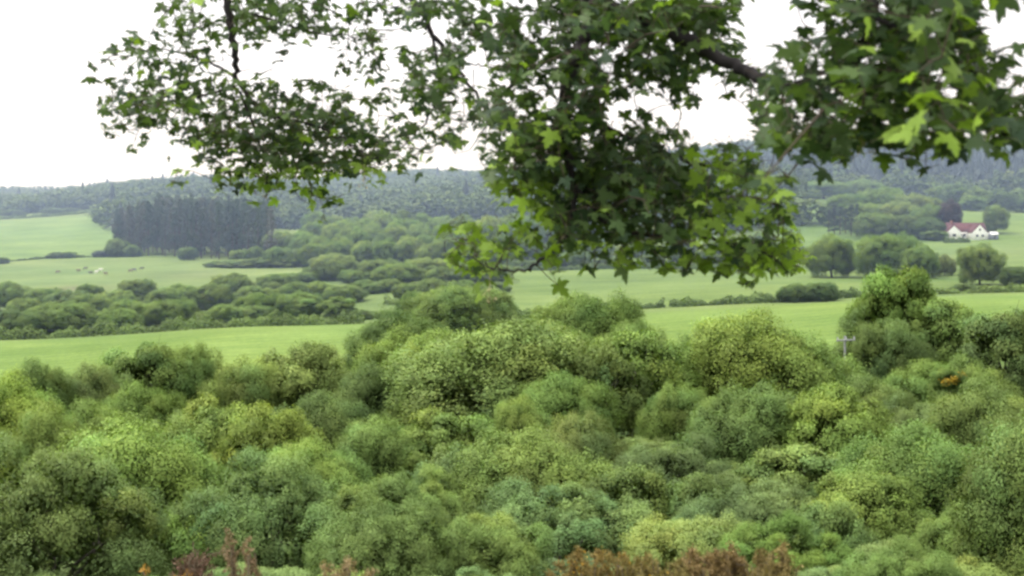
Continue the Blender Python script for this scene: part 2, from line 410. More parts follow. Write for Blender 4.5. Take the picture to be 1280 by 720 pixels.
# ------------------------------------------------------------------ foreground woodland, described one by one
FG = [
 # kind px top w d col label
 ('willow',70,546,215,27,'sage','rounded bushy willow filling the bottom left corner'),
 ('dome',160,527,190,38,'lime','bright green tree rising behind the corner willow on the left'),
 ('shrub',205,640,110,30,'lime','bright leafy shrub right of the corner willow near the bottom edge'),
 ('dome',8,468,120,60,'yellow','yellow-green tree top cut by the left edge'),
 ('dome',40,449,72,98,'dark','small dark round tree top beside the near field at far left'),
 ('dome',112,455,80,102,'grey','hazy grey-green bush right of the small dark round tree'),
 ('tiered',183,430,95,112,'mid','layered mid-green tree overlapping the near field on the left'),
 ('dome',242,430,72,114,'olive','olive tree right of the layered tree on the near field edge'),
 ('dome',172,478,90,82,'moss','low mossy tree in front of the grey-green bush on the left'),
 ('dome',312,447,85,102,'pale','left lobe of pale ash-like trees before the near field'),
 ('spiky',382,428,100,104,'pale','tall pale green tree standing against the near field, left of centre'),
 ('spiky',268,498,118,60,'yellow','sunlit yellow-green sycamore left of centre with ragged top'),
 ('spiky',338,507,108,57,'yellow','yellow-green sycamore just right of the ragged sunlit one'),
 ('dome',385,552,125,50,'moss','low mossy tree on the slope under the yellow-green sycamores'),
 ('willow',212,519,75,63,'grey','grey-green willow left of the sunlit sycamore'),
 ('dome',402,492,120,76,'dark','dark holly-like tree behind the yellow-green sycamores'),
 ('dome',462,453,85,97,'dark','dark tree between the pale tall tree and the broad central crowns'),
 ('dome',475,522,110,64,'olive','olive tree below the dark holly-like one'),
 ('tiered',555,515,110,64,'mid','low layered mid-green tree under the broad central crown'),
 ('willow',328,573,185,31,'sage','big grey willow dome at the bottom left of centre'),
 ('willow',452,596,150,35,'pale','pale willow right of the big grey dome'),
 ('willow',480,626,155,26,'pale','soft green willow low in front of the pale willow'),
 ('shrub',575,556,95,50,'blue','deep green shrub in the hollow left of centre'),
 ('willow',600,640,155,27,'pale','pale willow spreading at the bottom centre'),
 ('dome',662,541,180,48,'olive','wide olive tree just below the picture centre'),
 ('dome',728,516,85,59,'brown','bronze-brown young tree right of the wide olive one'),
 ('willow',705,608,205,34,'sage','broad sage willow at bottom centre above the gorse'),
 ('dome',650,497,75,72,'moss','small yellow-green tree in the gap below the broad central crown'),
 ('dome',532,414,140,118,'moss','yellow-green tree at the left shoulder of the broad central crown'),
 ('dome',625,402,255,94,'mid','broadest domed crown in the middle of the wood'),
 ('dome',503,387,108,142,'dark','dark round tree at the right end of the near bright field'),
 ('dome',735,367,128,152,'mid','round green tree standing highest above the central wood, against the mid field'),
 ('dome',708,405,100,132,'olive','brownish tree below the round green tree of the central wood'),
 ('dome',792,402,80,128,'olive','olive tree right of the brownish one on the wood edge'),
 ('open',788,415,125,96,'moss','airy yellow-green ash with pale bare trunks right of centre'),
 ('open',752,430,90,92,'olive','thin airy ash with bare stems beside the broadest crown'),
 ('dome',860,420,62,103,'dark','narrow dark tree between the airy ash and the large right crown'),
 ('dome',938,391,172,100,'moss','large yellow-green dome right of centre against the field'),
 ('spiky',938,482,150,70,'blue','deep blue-green sycamore right of centre'),
 ('willow',838,546,120,55,'grey','grey willow in the hollow right of centre'),
 ('spiky',1046,485,115,68,'yellow','yellow-green sycamore beside the deep blue-green one'),
 ('tiered',1006,558,140,55,'olive','low flat-topped olive tree under the blue-green sycamore'),
 ('dome',1092,470,95,86,'olive','olive-gold tree behind the yellow-green sycamore on the right'),
 ('willow',1106,388,105,124,'blue','hazy blue-green willow beside the utility pole'),
 ('tiered',1118,334,92,142,'green','tall tiered oak with arching top right of centre'),
 ('tiered',1180,375,100,138,'mid','lower tiered oak at the right shoulder of the tall one'),
 ('tiered',1262,389,110,108,'dark','dark tree touching the right edge above the flowering gorse'),
 ('dome',1160,452,110,96,'mid','green bush in front of the tiered oaks'),
 ('dome',1215,447,90,90,'moss','mossy tree behind the orange flowering gorse'),
 ('willow',1152,497,95,78,'grey','grey-green willow in the gap on the right'),
 ('dome',1232,478,120,72,'olive','olive tree right of the grey willow gap'),
 ('spiky',1150,532,190,42,'green','big leafy green sycamore at lower right'),
 ('spiky',1085,590,120,39,'lime','leafy lime shoulder tree left of the big lower right sycamore'),
 ('dome',1300,520,170,27,'blue','blue-green sycamore cut by the right edge'),
 ('willow',938,600,150,38,'sage','domed sage willow right of centre near the bottom'),
 ('dome',868,650,150,29,'pale','soft pale bush above the gorse'),
 ('willow',985,655,150,27,'green','green willow low at bottom right above the dead gorse'),
 ('willow',1125,682,135,21,'green','small round willow at the bottom right edge'),
 ('dome',1230,640,130,33,'mid','shaded green tree under the big lower right sycamore'),
 ('dome',1020,430,80,112,'moss','small mossy tree left of the utility pole'),
 ('shrub',1058,446,62,101,'moss','low mossy bush hiding the foot of the utility pole'),
 ('shrub',1042,625,100,36,'mid','shrub between the sage willow and the big lower right sycamore'),
 ('dome',120,500,90,70,'moss','mossy tree above the left slope behind the bright green tree'),
 ('dome',60,505,90,52,'pale','pale tree behind the corner willow near the left edge'),
 ('willow',520,590,110,42,'pale','small pale willow in front of the hollow'),
 ('dome',845,480,80,84,'mid','mid-green tree between airy ash and blue-green sycamore'),
 ('dome',700,465,110,84,'green','green tree low beside the airy ash trunks'),
 ('shrub',880,590,90,44,'dark','dark shrub in the hollow beside the sage willow'),
 ('shrub',790,585,110,45,'dark','dark shrub right of the wide olive tree'),
]
for k, (kind, px, top, w, d, c, lab) in enumerate(FG):
    tree(kind, px, top, w, d, c, lab, 'bush' if kind in ('willow', 'shrub') else 'tree', seed=k)

# undergrowth trees filling the slopes between the described ones
tops = [(px-w/2, px+w/2, top, d) for (_, px, top, w, d, _, _) in FG]
def lowest_ok(px, d):
    # stay under the described crowns that stand behind
    t = 10**9
    env = 560 if d < 45 else 500
    return env
fx = []
d = 24.0
while d < 140:
    hm = float(np.interp(d, [24,30,40,60,90,140], [.8,1.2,1.8,2.7,3.7,4.2])); sp = (hm*1.6+1.5)*(1.22 if d > 42 else 1)
    px = -70+random.uniform(0, 1)*sp*F/d
    while px < 1350:
        dd = d+random.uniform(-.4, .4)*sp; gz = G(at(px, dd), dd); h = hm*random.uniform(.55, 1.15)
        c = random.choice(['dark','mid','mid','olive','green','moss','mid','pale','olive','dark','dark','grey'] if d > 36 else ['sage','pale','grey','sage','mid'])
        fx.append((px, HZ-(gz+h)/dd*F, h*random.uniform(2.0, 3.0)*(1.2 if d < 50 else 1)*F/dd, dd, c)); px += sp*F/d*random.uniform(.8, 1.2)
    d += sp*1.0
for (px, top, w, d, c) in fx:
    k = random.choice(['shrub','dome','willow','dome'] if d > 45 else ['willow','dome'])
    tree(k, px, top, w, d, c, WORD[c]+' undergrowth '+('willow' if k == 'willow' else 'bush' if k == 'shrub' else 'sapling')+' in a gap between the wooded slope crowns',
         'bush', 'undergrowth between the foreground trees', name=dict(shrub='shrub', dome='sapling_tree', willow='willow_bush')[k], uniq=False, hmin=1.2)

# ------------------------------------------------------------------ the belt behind the bright near field
BELT = [
 ('dome',18,388,62,252,'dark'),('dome',8,352,48,330,'mid'),('dome',56,360,40,330,'mid'),('dome',76,376,84,256,'mid'),('dome',112,355,34,345,'dark'),
 ('dome',117,367,56,300,'mid'),('dome',172,349,38,350,'mid'),('dome',148,385,50,262,'mid'),('dome',190,371,104,268,'green'),('dome',245,352,84,320,'mid'),
 ('dome',291,342,44,350,'mid'),('dome',350,363,96,272,'green'),('tiered',402,368,80,262,'mid'),('dome',347,341,40,370,'mid'),('dome',384,349,66,330,'green'),
 ('dome',416,316,44,450,'pale'),('dome',455,336,44,380,'moss'),('dome',505,334,62,380,'yellow'),('dome',545,330,62,390,'moss'),('dome',588,340,60,360,'moss'),
 ('dome',576,356,104,205,'moss'),('dome',610,368,58,210,'grey'),('dome',514,362,30,225,'blue'),('dome',300,378,74,262,'mid'),('dome',245,385,60,262,'mid'),
 ('dome',110,395,60,256,'mid'),('dome',45,398,46,256,'dark'),('dome',438,385,60,258,'mid'),('dome',484,395,60,262,'olive'),('dome',1010,350,68,247,'blue'),
 ('dome',30,372,40,300,'olive'),('dome',85,362,40,320,'grey'),('dome',148,362,40,320,'pale'),('dome',215,360,50,310,'moss'),('dome',320,356,50,320,'mid'),
 ('dome',430,356,46,320,'olive'),('dome',478,352,46,340,'mid'),('dome',535,350,50,330,'mid'),('dome',365,398,90,254,'olive'),('dome',275,400,70,254,'mid')]
for px, tp, ww, bs, c in ((398,330,40,350,'mid'),(422,318,50,350,'pale'),(450,334,50,352,'green'),(476,322,44,350,'mid'),(500,328,60,356,'moss'),(538,322,56,352,'pale'),(566,330,60,356,'moss'),(600,326,60,354,'mid'),
   (470,346,60,366,'green'),(520,350,50,372,'mid'),(395,352,60,368,'green'),(340,352,60,368,'mid'),(372,338,50,354,'green'),(290,346,50,362,'green'),(560,346,70,372,'mid'),(610,350,50,368,'olive')):
    BELT.append(('dome', px, tp, ww, depth_of_row(px, bs), c))
NB = []
for (kind, px, top, w, d, c) in BELT:
    h = max(zrow(top, d)-G(at(px, d), d), 2.5); n_ = max(1, min(3, round(w/F*d/(1.5*h))))
    for q in range(n_):
        o_ = (q-(n_-1)/2)/n_
        NB.append((kind, px+o_*w, top+abs(o_)*10+random.uniform(-1, 2), w/n_*1.25, d+random.uniform(-5, 5), c))
BELT = NB
for k, (kind, px, top, w, d, c) in enumerate(BELT):
    z = 'in the belt behind the near field' if d < 275 else 'scattered before the far pasture' if d < 400 else 'by the foot of the distant wood'
    if px > 900: z = 'standing alone at the hedge of the right-hand field'
    if 190 < d < 230: z = 'at the left end of the middle field'
    tree(kind, px, top, w, d, c, 'rounded %s tree %s' % (WORD[c], z), 'tree', 'trees of the valley floor')

# right-hand farm trees
DR = depth_of_row
FARM = [
 ('dome',1225,304,56,DR(1225,356),'mid','round tree standing alone in the field below the white farmhouse'),
 ('dome',1112,292,80,DR(1112,347),'green','broad round tree left of the lone round one, below the wooded clump'),
 ('dome',1150,306,46,DR(1150,348),'mid','smaller tree leaning on the right of the broad round one'),
 ('dome',1040,293,66,DR(1040,347),'mid','round hazy tree beside the tips of the hanging branch'),
 ('dome',1272,333,46,DR(1268,357),'dark','dark bush touching the right edge of the field'),
 ('shrub',1205,354,34,DR(1205,366),'grey','small low grey bush in the field beneath the lone round tree'),
 ('dome',1180,318,30,DR(1180,345),'brown','small brownish bush between the broad tree and the lone round one'),
 ('dome',1062,242,56,575,'green','rounded treetop at the back left of the clump beside the farmhouse'),
 ('dome',1106,234,64,580,'green','highest rounded treetop of the clump beside the farmhouse'),
 ('dome',1142,242,60,565,'pale','treetop at the back right of the clump beside the farmhouse'),
 ('dome',1086,254,62,535,'green','middle tree of the clump beside the farmhouse'),
 ('dome',1126,252,62,530,'pale','large central tree of the clump beside the farmhouse'),
 ('dome',1162,256,46,515,'green','tree of the clump standing next to the copper beech'),
 ('dome',1094,266,52,503,'mid','front tree of the clump left of the farmhouse'),
 ('dome',1128,269,48,500,'dark','front dark tree in the middle of the clump'),
 ('dome',1157,272,44,497,'dark','front dark tree of the clump nearest the farmhouse'),
 ('dome',1187,249,30,510,'purple','dark purple copper beech behind the white farmhouse'),
 ('dome',1245,256,30,506,'grey','slim grey-green tree right of the farmhouse'),
 ('shrub',1168,288,34,490,'mid','low bush at the left side of the farmhouse'),
 ('dome',1030,226,64,720,'green','rounded tree on the slope behind the clump, under the dark conifers'),
 ('dome',998,236,54,690,'mid','tree on the slope left of the clump'),
 ('dome',1078,224,56,740,'green','tree on the slope directly behind the clump'),
 ('dome',965,240,50,690,'green','tree on the slope furthest left of the clump'),
]
for k, (kind, px, top, w, d, c, lab) in enumerate(FARM):
    tree(kind, px, top, w, d, c, lab, 'tree', seed=k)
for k in range(6):
    tree('pine', 1036+k*7, 255+random.uniform(-2, 8), 14, 520+random.uniform(-8, 8), 'pine', 'dark narrow conifer at the left end of the farmhouse clump', 'tree', 'dark conifers beside the clump', uniq=False)

# conifer plantation on the left
for row in range(11):
    px = 138+row*2+random.uniform(0, 9)
    while px < 350-row*2:
        t = (px-130)/215
        d = DR(px, 317+13*t**1.3, 380, 700)+row*7+random.uniform(-3, 3)+18*max(0, .15-t)/.15
        top = 272-20*min(1, (t*3.2)**.7)+8*max(0, t-.6)+random.uniform(-7, 9)-row*.5
        c = random.choice([(.08,.115,.10),(.10,.13,.12),(.07,.10,.09),(.12,.135,.13),(.085,.125,.09)])
        tree('pine', px, top, 15*random.uniform(.8, 1.25), d, c, 'dark conifer in the close-set plantation at the top of the left pasture', 'tree', 'conifers of the plantation', uniq=False)
        px += 14*random.uniform(.7, 1.6)
for (px, top, w, base, c) in ((146,298,30,321,'mid'),(166,306,22,321,'green'),(235,309,24,325,'dark'),(300,312,26,329,'mid'),(318,308,28,331,'blue')):
    tree('dome', px, top, w, DR(px, base, 380, 700), c, WORD[c]+' bush at the front foot of the conifer plantation', 'tree', 'bushes at the foot of the plantation')
# broadleaf block right of the plantation
for row, (db, top, x0, x1) in enumerate(((0,306,352,470),(6,300,340,640),(30,289,372,645),(60,280,352,655),(95,274,385,660),(130,269,400,665),(165,267,385,660),(40,285,345,380))):
    px = x0+random.uniform(0, 10)
    while px < x1:
        dd = DR(px, 334, 380, 700)+db+random.uniform(-7, 7)
        c = random.choice(['green','mid','green','pale','blue','green'])
        tp = top+random.uniform(-5, 6)+(6 if px < 390 else 0)
        tree('dome', px, tp, random.uniform(28, 40), dd, c, WORD[c]+' crown in the broadleaf wood right of the plantation', 'tree', 'broadleaf wood beside the plantation', uniq=False)
        px += random.uniform(22, 32)
for (px, top, w, c) in ((300,322,60,'pale'),(330,320,50,'green'),(270,324,30,'mid'),(355,318,50,'pale')):
    tree('shrub', px, top+2, w, DR(px, 334, 380, 700), c, WORD[c]+' scrub patch below the right end of the plantation', 'bush', 'scrub below the plantation')
# dark trees along the top of the middle field
px = 640
while px < 985:
    top = 318+8*math.sin(px*.05)+random.uniform(-3, 6)-(px-640)*.02
    c = random.choice(['blue','dark','mid','pine'])
    d = 415 if px > 760 else 415+ (700-px)*.0
    tree('pine' if random.random() < .3 else 'far', px, top, random.uniform(22, 32), d+random.uniform(-4, 12), c, WORD[c]+' tree in the row along the top of the middle field', 'tree', 'tree row above the middle field', uniq=False)
    px += random.uniform(12, 17)
for (px, top, w, d, c) in ((700,300,50,470,'mid'),(745,296,50,480,'green'),(800,300,50,470,'mid'),(850,298,50,480,'blue'),(900,296,50,470,'mid'),(950,290,50,490,'green'),(985,300,44,450,'mid'),(660,300,50,480,'green')):
    tree('far', px, top, w, d, c, WORD[c]+' tree standing behind the row above the middle field', 'tree', 'trees behind the middle field row')
# right woodland edge behind the upper meadow
for (px, top, w, d, c) in ((1195,228,44,700,'blue'),(1222,232,40,690,'mid'),(1250,236,44,680,'blue'),(1278,236,46,680,'mid'),(1178,232,40,720,'mid'),(1300,234,46,690,'mid'),(1215,244,36,670,'green')):
    tree('far', px, top, w, d, c, WORD[c]+' tree on the wood edge above the farm meadow', 'tree', 'trees on the wood edge above the farm')
# far-left hedgerow trees
for (px, top, w, d, c) in ((70,318,24,572,'dark'),(86,320,22,572,'dark'),(128,319,26,574,'pine'),(146,320,24,576,'pine'),(2,325,20,540,'dark'),(16,262,34,960,'dark'),(68,260,34,960,'dark'),(88,262,30,970,'dark'),(110,263,26,980,'pine'),(130,256,36,980,'dark'),(150,258,36,960,'dark')):
    tree('far', px, top, w, d, c, 'dark clipped-looking bush %s' % ('on the fence across the left pasture' if d < 700 else 'above the upper left meadow'), 'tree', 'bushes of the far left fields', hmin=3)

# ------------------------------------------------------------------ distant hill woods: one mass each
def wood(name, label, zones, spacing, colf, conif, hgt, seed, kindw='far'):
    g = np.random.default_rng(seed)
    protos = []
    for s in range(4):
        me, _ = make_crown('far', 80+s+seed, 330, .115, soft=False, jit=.12, tv=.4)
        v = np.empty(len(me.vertices)*3, np.float32); me.vertices.foreach_get('co', v)
        c = np.empty(len(me.vertices)*4, np.float32); me.color_attributes['tint'].data.foreach_get('color', c)
        protos.append((v.reshape(-1, 3), c.reshape(-1, 4)[:, :3])); bpy.data.meshes.remove(me)
    for s in range(4):
        # small far conifer: ragged skirts of branches around a spire
        pv = []; pc = []
        for k in range(7):
            z0 = .10+k*.125; r0 = .46*(1-k*.125)*g.uniform(.8, 1.15); z1 = z0+.24; r1 = r0*.18; ns = 9; ph = g.uniform(0, 6)
            rr = r0*g.uniform(.55, 1.25, ns); zj = z0+g.normal(0, .03, ns)
            for q in range(ns):
                a0 = ph+q*6.283/ns; a1 = ph+(q+.8)*6.283/ns; am = (a0+a1)/2
                pv += [(rr[q]*math.cos(a0), rr[q]*math.sin(a0), zj[q]), (rr[q]*math.cos(a1), rr[q]*math.sin(a1), zj[q]), (r1*math.cos(a1), r1*math.sin(a1), z1), (r1*math.cos(a0), r1*math.sin(a0), z1)]
                pc += [(g.normal(1, .07),)*3]*4
        protos.append((np.array(pv), np.array(pc)))
    VV = []; CC = []
    for (u0, u1, d0, d1) in zones:
        dd = d0
        while dd < d1:
            x = at(u0, dd); x1 = at(u1, dd)
            while x < x1:
                xx = x+g.uniform(-.4, .4)*spacing; yy = dd+g.uniform(-.4, .4)*spacing; u = 640+F*xx/yy
                con = g.random() < conif(u, yy)
                P, T = protos[g.integers(4, 8)] if con else protos[g.integers(0, 4)]
                w = spacing*g.uniform(.95, 1.6)*(.65 if con else 1); h = hgt*g.uniform(.7, 1.15)*(1.15 if con else 1)
                a = g.uniform(0, 6.28); ca, sa = math.cos(a), math.sin(a)
                V = np.stack([(P[:, 0]*ca-P[:, 1]*sa)*w+xx, (P[:, 0]*sa+P[:, 1]*ca)*w+yy, P[:, 2]*h], -1)
                V[:, 2] += G(xx, yy)-1
                c = np.array(COL['pine'] if con else COL[colf(g, u, yy)])*g.normal(1, .08)*.62
                VV.append(V); CC.append(T*c); x += spacing
            dd += spacing*.9
    V = np.concatenate(VV).astype(np.float32)
    o = new_obj(name, mesh_from(name, V, np.arange(len(V)).reshape(-1, 4), np.concatenate(CC)), M_FOLS)
    tag(o, label, 'woodland', None, 'stuff'); return o
def cA(g, u, y): return ['mid','blue','mid','olive','dark'][g.integers(5)]
wood('ridge_wood', 'hazy woodland covering the long ridge behind the left and middle of the valley',
     [(-160,680,1000,1720),(150,680,745,1000)], 19, cA, lambda u, y: .05, 16, 5)
wood('hill_wood', 'hazy mixed woodland climbing the hill on the right below the skyline',
     [(680,1480,800,1720),(680,1000,560,800)], 19, cA, lambda u, y: .9 if (u > 930 and 820 < y < 1050) else .06, 17, 9)

# ------------------------------------------------------------------ hedges
def hedge(pts, hgt, wid, label, c, seed, name='hedge'):
    g = np.random.default_rng(seed)
    P = np.array([(at(u, d), d) for u, d in pts]); L = np.r_[0, np.cumsum(np.linalg.norm(np.diff(P, axis=0), axis=1))]
    n = int(L[-1]*150)
    n = min(n, 26000)
    s = g.uniform(0, L[-1], n); x = np.interp(s, L, P[:, 0]); y = np.interp(s, L, P[:, 1])
    hh = hgt*(.75+.25*np.sin(s*.35+seed)+.2*np.sin(s*.9+2*seed)+.15*np.sin(s*2.3))
    a = g.uniform(-.3, math.pi+.3, n); rr = np.clip(g.normal(.95, .12, n), .3, 1.2)
    p = np.stack([x+g.normal(0, .15, n), y+np.cos(a)*wid/2*rr, ground(x, y)+np.abs(np.sin(a))**.7*hh*rr], -1)
    N = unit(np.stack([g.normal(0, .5, n), np.cos(a)+g.normal(0, .4, n), np.sin(a)+.4+g.normal(0, .4, n)], -1))
    V, Q = leaf_quads(p, N, g.uniform(.25, .55, n), .7, g)
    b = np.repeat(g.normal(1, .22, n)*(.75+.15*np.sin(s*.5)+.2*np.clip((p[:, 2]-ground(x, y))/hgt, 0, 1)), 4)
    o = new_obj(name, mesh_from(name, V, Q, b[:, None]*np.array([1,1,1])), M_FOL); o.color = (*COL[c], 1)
    return tag(o, label, 'hedge')
hedge([(640,238),(720,246),(800,250),(830,250)], 1.8, 2.5, 'low hedge at the back of the bright field behind the highest round tree', 'dark', 1)
hedge([(838,250),(900,249),(975,249),(1045,252),(1090,256)], 1.7, 2.5, 'dark hedge across the field right of centre, leading to the lone round bush', 'dark', 2)
hedge([(1170,250),(1230,248),(1300,246)], 1.3, 2.2, 'short hedge beneath the dark bush at the right edge', 'mid', 3)
hedge([(-30,545),(60,571),(150,574),(330,585)], 1.0, 1.5, 'thin overgrown fence line across the far left pasture', 'olive', 4)
hedge([(-30,900),(150,930)], 3.0, 3, 'dark boundary hedge along the top of the upper left meadow', 'dark', 5)
hedge([(-20,246),(120,247),(300,246),(455,244)], 2.4, 3, 'long low hedge along the foot of the tree belt behind the near bright field', 'mid', 6)
hedge([(1180,479),(1195,479),(1212,478)], 1.9, 2, 'trimmed dark hedge in front of the left gable of the farmhouse', 'dark', 7)
hedge([(395,560),(450,556),(560,552),(640,548)], 2.0, 3, 'dark hedge along the foot of the broadleaf wood in the middle distance', 'dark', 8)
hedge([(625,400),(700,398),(760,402),(860,400),(1000,398)], 1.8, 2.5, 'hedge under the tree row at the top of the middle field', 'dark', 9)
hedge([(480,300),(560,296),(625,292)], 2.6, 3, 'olive hedge left of the middle field below the yellow-green trees', 'olive', 10)

# ------------------------------------------------------------------ farmhouse
M_WALL = plain('white_render', (.90,.90,.89), .8, .05, .6)
M_ROOF = plain('red_tile', (.10,.04,.042), .8, .3, 1.5)
M_GLASS = plain('window_glass', (.03,.04,.05), .15, .2, 1, .6)
M_TIMB = plain('painted_timber', (.5,.5,.48), .6, .1, 2)
M_DOORM = plain('dark_door', (.09,.10,.09), .5, .2, 2)
M_SHED = plain('grey_shed_boards', (.16,.18,.2), .8, .25, 2)
M_WROOF = plain('pale_sheet_roof', (.75,.77,.78), .5, .08, 1)
M_STONE = plain('chimney_brick', (.28,.14,.11), .9, .3, 3)
def gable_prism(mb, x0, x1, y0, y1, ze, za, along='y', th=.18, ov=.3):
    """pitched roof slabs; ridge runs along y or x"""
    if along == 'y':
        xm = (x0+x1)/2; sl = (za-ze)/(xm-x0)
        for s, xe in ((-1, x0-ov), (1, x1+ov)):
            zeo = ze-ov*sl
            V = [(xe,y0,zeo),(xm,y0,za),(xm,y1,za),(xe,y1,zeo),(xe,y0,zeo+th),(xm,y0,za+th),(xm,y1,za+th),(xe,y1,zeo+th)]
            mb.add(V, [(0,1,2,3),(4,7,6,5),(0,4,5,1),(1,5,6,2),(2,6,7,3),(3,7,4,0)])
    else:
        ym = (y0+y1)/2; sl = (za-ze)/(ym-y0)
        for ye in (y0-ov, y1+ov):
            zeo = ze-ov*sl
            V = [(x0,ye,zeo),(x0,ym,za),(x1,ym,za),(x1,ye,zeo),(x0,ye,zeo+th),(x0,ym,za+th),(x1,ym,za+th),(x1,ye,zeo+th)]
            mb.add(V, [(0,3,2,1),(4,5,6,7),(0,1,5,4),(1,2,6,5),(2,3,7,6),(3,0,4,7)])
def pent_wall(mb, x0, x1, y0, y1, z0, ze, za):
    xm = (x0+x1)/2
    V = []
    for y in (y0, y1): V += [(x0,y,z0),(x1,y,z0),(x1,y,ze),(xm,y,za),(x0,y,ze)]
    mb.add(V, [(0,5,6,1),(1,6,7,2),(0,4,9,5)]); mb.T.append(np.array([(0,1,2),(0,2,4),(4,2,3),(5,7,6),(5,9,7),(9,8,7)])+mb.n-10)
hx, hy = at(1211, 490), 490; hz = G(hx, hy)
house = link(bpy.data.objects.new('farmhouse', None)); house.location = (hx, hy, hz); house.rotation_euler = (0, 0, 0)
tag(house, 'white farmhouse with two front gables and a dark red tiled roof', 'house')
mb = MB()
mb.box(-7.2, 7.4, 2, 8, -1, 3.2)
wm = new_obj('wall', mb.mesh('house_wall'), M_WALL, house)
mb = MB(); pent_wall(mb, -9.0, -3.6, -1.5, 2.6, -1, 2.9, 5.4); new_obj('gable_wing', mb.mesh('left_wing'), M_WALL, house)
mb = MB(); pent_wall(mb, .1, 6.3, -3.2, 2.6, -1, 2.6, 5.8); new_obj('gable_wing', mb.mesh('right_wing'), M_WALL, house)
mb = MB(); mb.box(6.32, 8.4, -1.5, 3.5, -1, 2.6); new_obj('porch', mb.mesh('side_porch'), M_WALL, house)
mb = MB(); gable_prism(mb, -7.6, 8.0, 2, 8, 3.15, 6.3, 'x'); rf = new_obj('roof', mb.mesh('main_roof'), M_ROOF, house)
mb = MB(); gable_prism(mb, -9.0, -3.6, -1.55, 5, 2.92, 5.42, 'y', .12, .12); new_obj('roof', mb.mesh('left_wing_roof'), M_ROOF, house)
mb = MB(); gable_prism(mb, .1, 6.3, -3.25, 5, 2.62, 5.82, 'y', .12, .12); new_obj('roof', mb.mesh('right_wing_roof'), M_ROOF, house)
mb = MB(); mb.add([(6.32,-1.7,3.5),(8.6,-1.7,2.55),(8.6,3.6,2.55),(6.32,3.6,3.5),(6.32,-1.7,3.6),(8.6,-1.7,2.65),(8.6,3.6,2.65),(6.32,3.6,3.6)], [(0,3,2,1),(4,5,6,7),(0,1,5,4),(1,2,6,5),(2,3,7,6),(3,0,4,7)]); new_obj('porch_roof', mb.mesh('porch_roof'), M_ROOF, house)
mb = MB(); mb.box(-5.5, -4.7, 4.6, 5.3, 5.6, 7.2); mb.box(-5.6, -4.6, 4.5, 5.4, 7.2, 7.35); new_obj('chimney', mb.mesh('chimney'), M_STONE, rf)
def window(x, y, z, w, h):
    fr = MB(); t = .09
    fr.box(x-w/2, x+w/2, y-.08, y, z, z+t).box(x-w/2, x+w/2, y-.08, y, z+h-t, z+h).box(x-w/2, x-w/2+t, y-.08, y, z+t, z+h-t).box(x+w/2-t, x+w/2, y-.08, y, z+t, z+h-t).box(x-.03, x+.03, y-.07, y, z+t, z+h-t)
    f = new_obj('window', fr.mesh('window_frame'), M_TIMB, house)
    new_obj('pane', MB().box(x-w/2+t, x+w/2-t, y-.04, y-.005, z+t, z+h-t).mesh('pane'), M_GLASS, f)
window(-6.3, -1.5, 1.0, 1.5, 1.2); window(2.1, -3.2, .9, 1.1, 1.1); window(4.3, -3.2, .9, 1.1, 1.1); window(3.2, -3.2, 3.4, .9, .9); window(-2.6, 2, 1.0, 1.1, 1.2); window(-.9, 2, 1.0, .9, 1.2)
dr = new_obj('door', MB().box(-2.0+.2, -1.0-.25+.05, 1.93, 2.0, 0, 2.05).mesh('door'), M_DOORM, house)
new_obj('handle', MB().box(-1.35, -1.28, 1.88, 1.93, 1.0, 1.1).mesh('handle'), M_TIMB, dr)
sx, sy = at(1242, 487), 487; szz = G(sx, sy)
shed = link(bpy.data.objects.new('garden_shed', None)); shed.location = (sx, sy, szz); tag(shed, 'small grey shed with pale roof at the right end of the farmhouse', 'shed')
mb = MB(); mb.box(-1.5, 1.5, -1.2, 1.2, -.6, 2.0); new_obj('wall', mb.mesh('shed_wall'), M_SHED, shed)
mb = MB(); gable_prism(mb, -1.6, 1.6, -1.2, 1.2, 2.0, 2.9, 'x', .1, .2); new_obj('roof', mb.mesh('shed_roof'), M_WROOF, shed)
new_obj('door', MB().box(-.45, .45, -1.26, -1.2, 0, 1.85).mesh('shed_door'), M_DOORM, shed)

# ------------------------------------------------------------------ utility pole
M_POLE = plain('weathered_pole', (.30,.31,.30), .8, .15, 3)
M_INS = plain('grey_insulator', (.5,.5,.52), .3, .1, 3)
pd_ = 108; pxx = at(1056, pd_); pz = G(pxx, pd_)
pole = link(bpy.data.objects.new('utility_pole', None)); pole.location = (pxx, pd_, pz); pole.rotation_euler = (0, 0, .35)
tag(pole, 'pale grey utility pole with a crossbar rising from the trees beside the hazy willow', 'utility pole')
H = zrow(420, pd_)-pz
new_obj('post', MB().tube([[0,0,-.5],[0,0,H*.5],[0,0,H]], [.12,.10,.09], 12).mesh('post', True), M_POLE, pole)
new_obj('crossbar', MB().box(-.95, .95, -.22, -.12, H-.42, -.28+H).mesh('crossbar'), M_POLE, pole)
for x in (-.85, 0, .85):
    new_obj('insulator', MB().tube([[x,-.17,H-.28],[x,-.17,H-.2],[x,-.17,H-.12],[x,-.17,H-.04]], [.04,.07,.04,.05], 8).mesh('insulator', True), M_INS, pole)

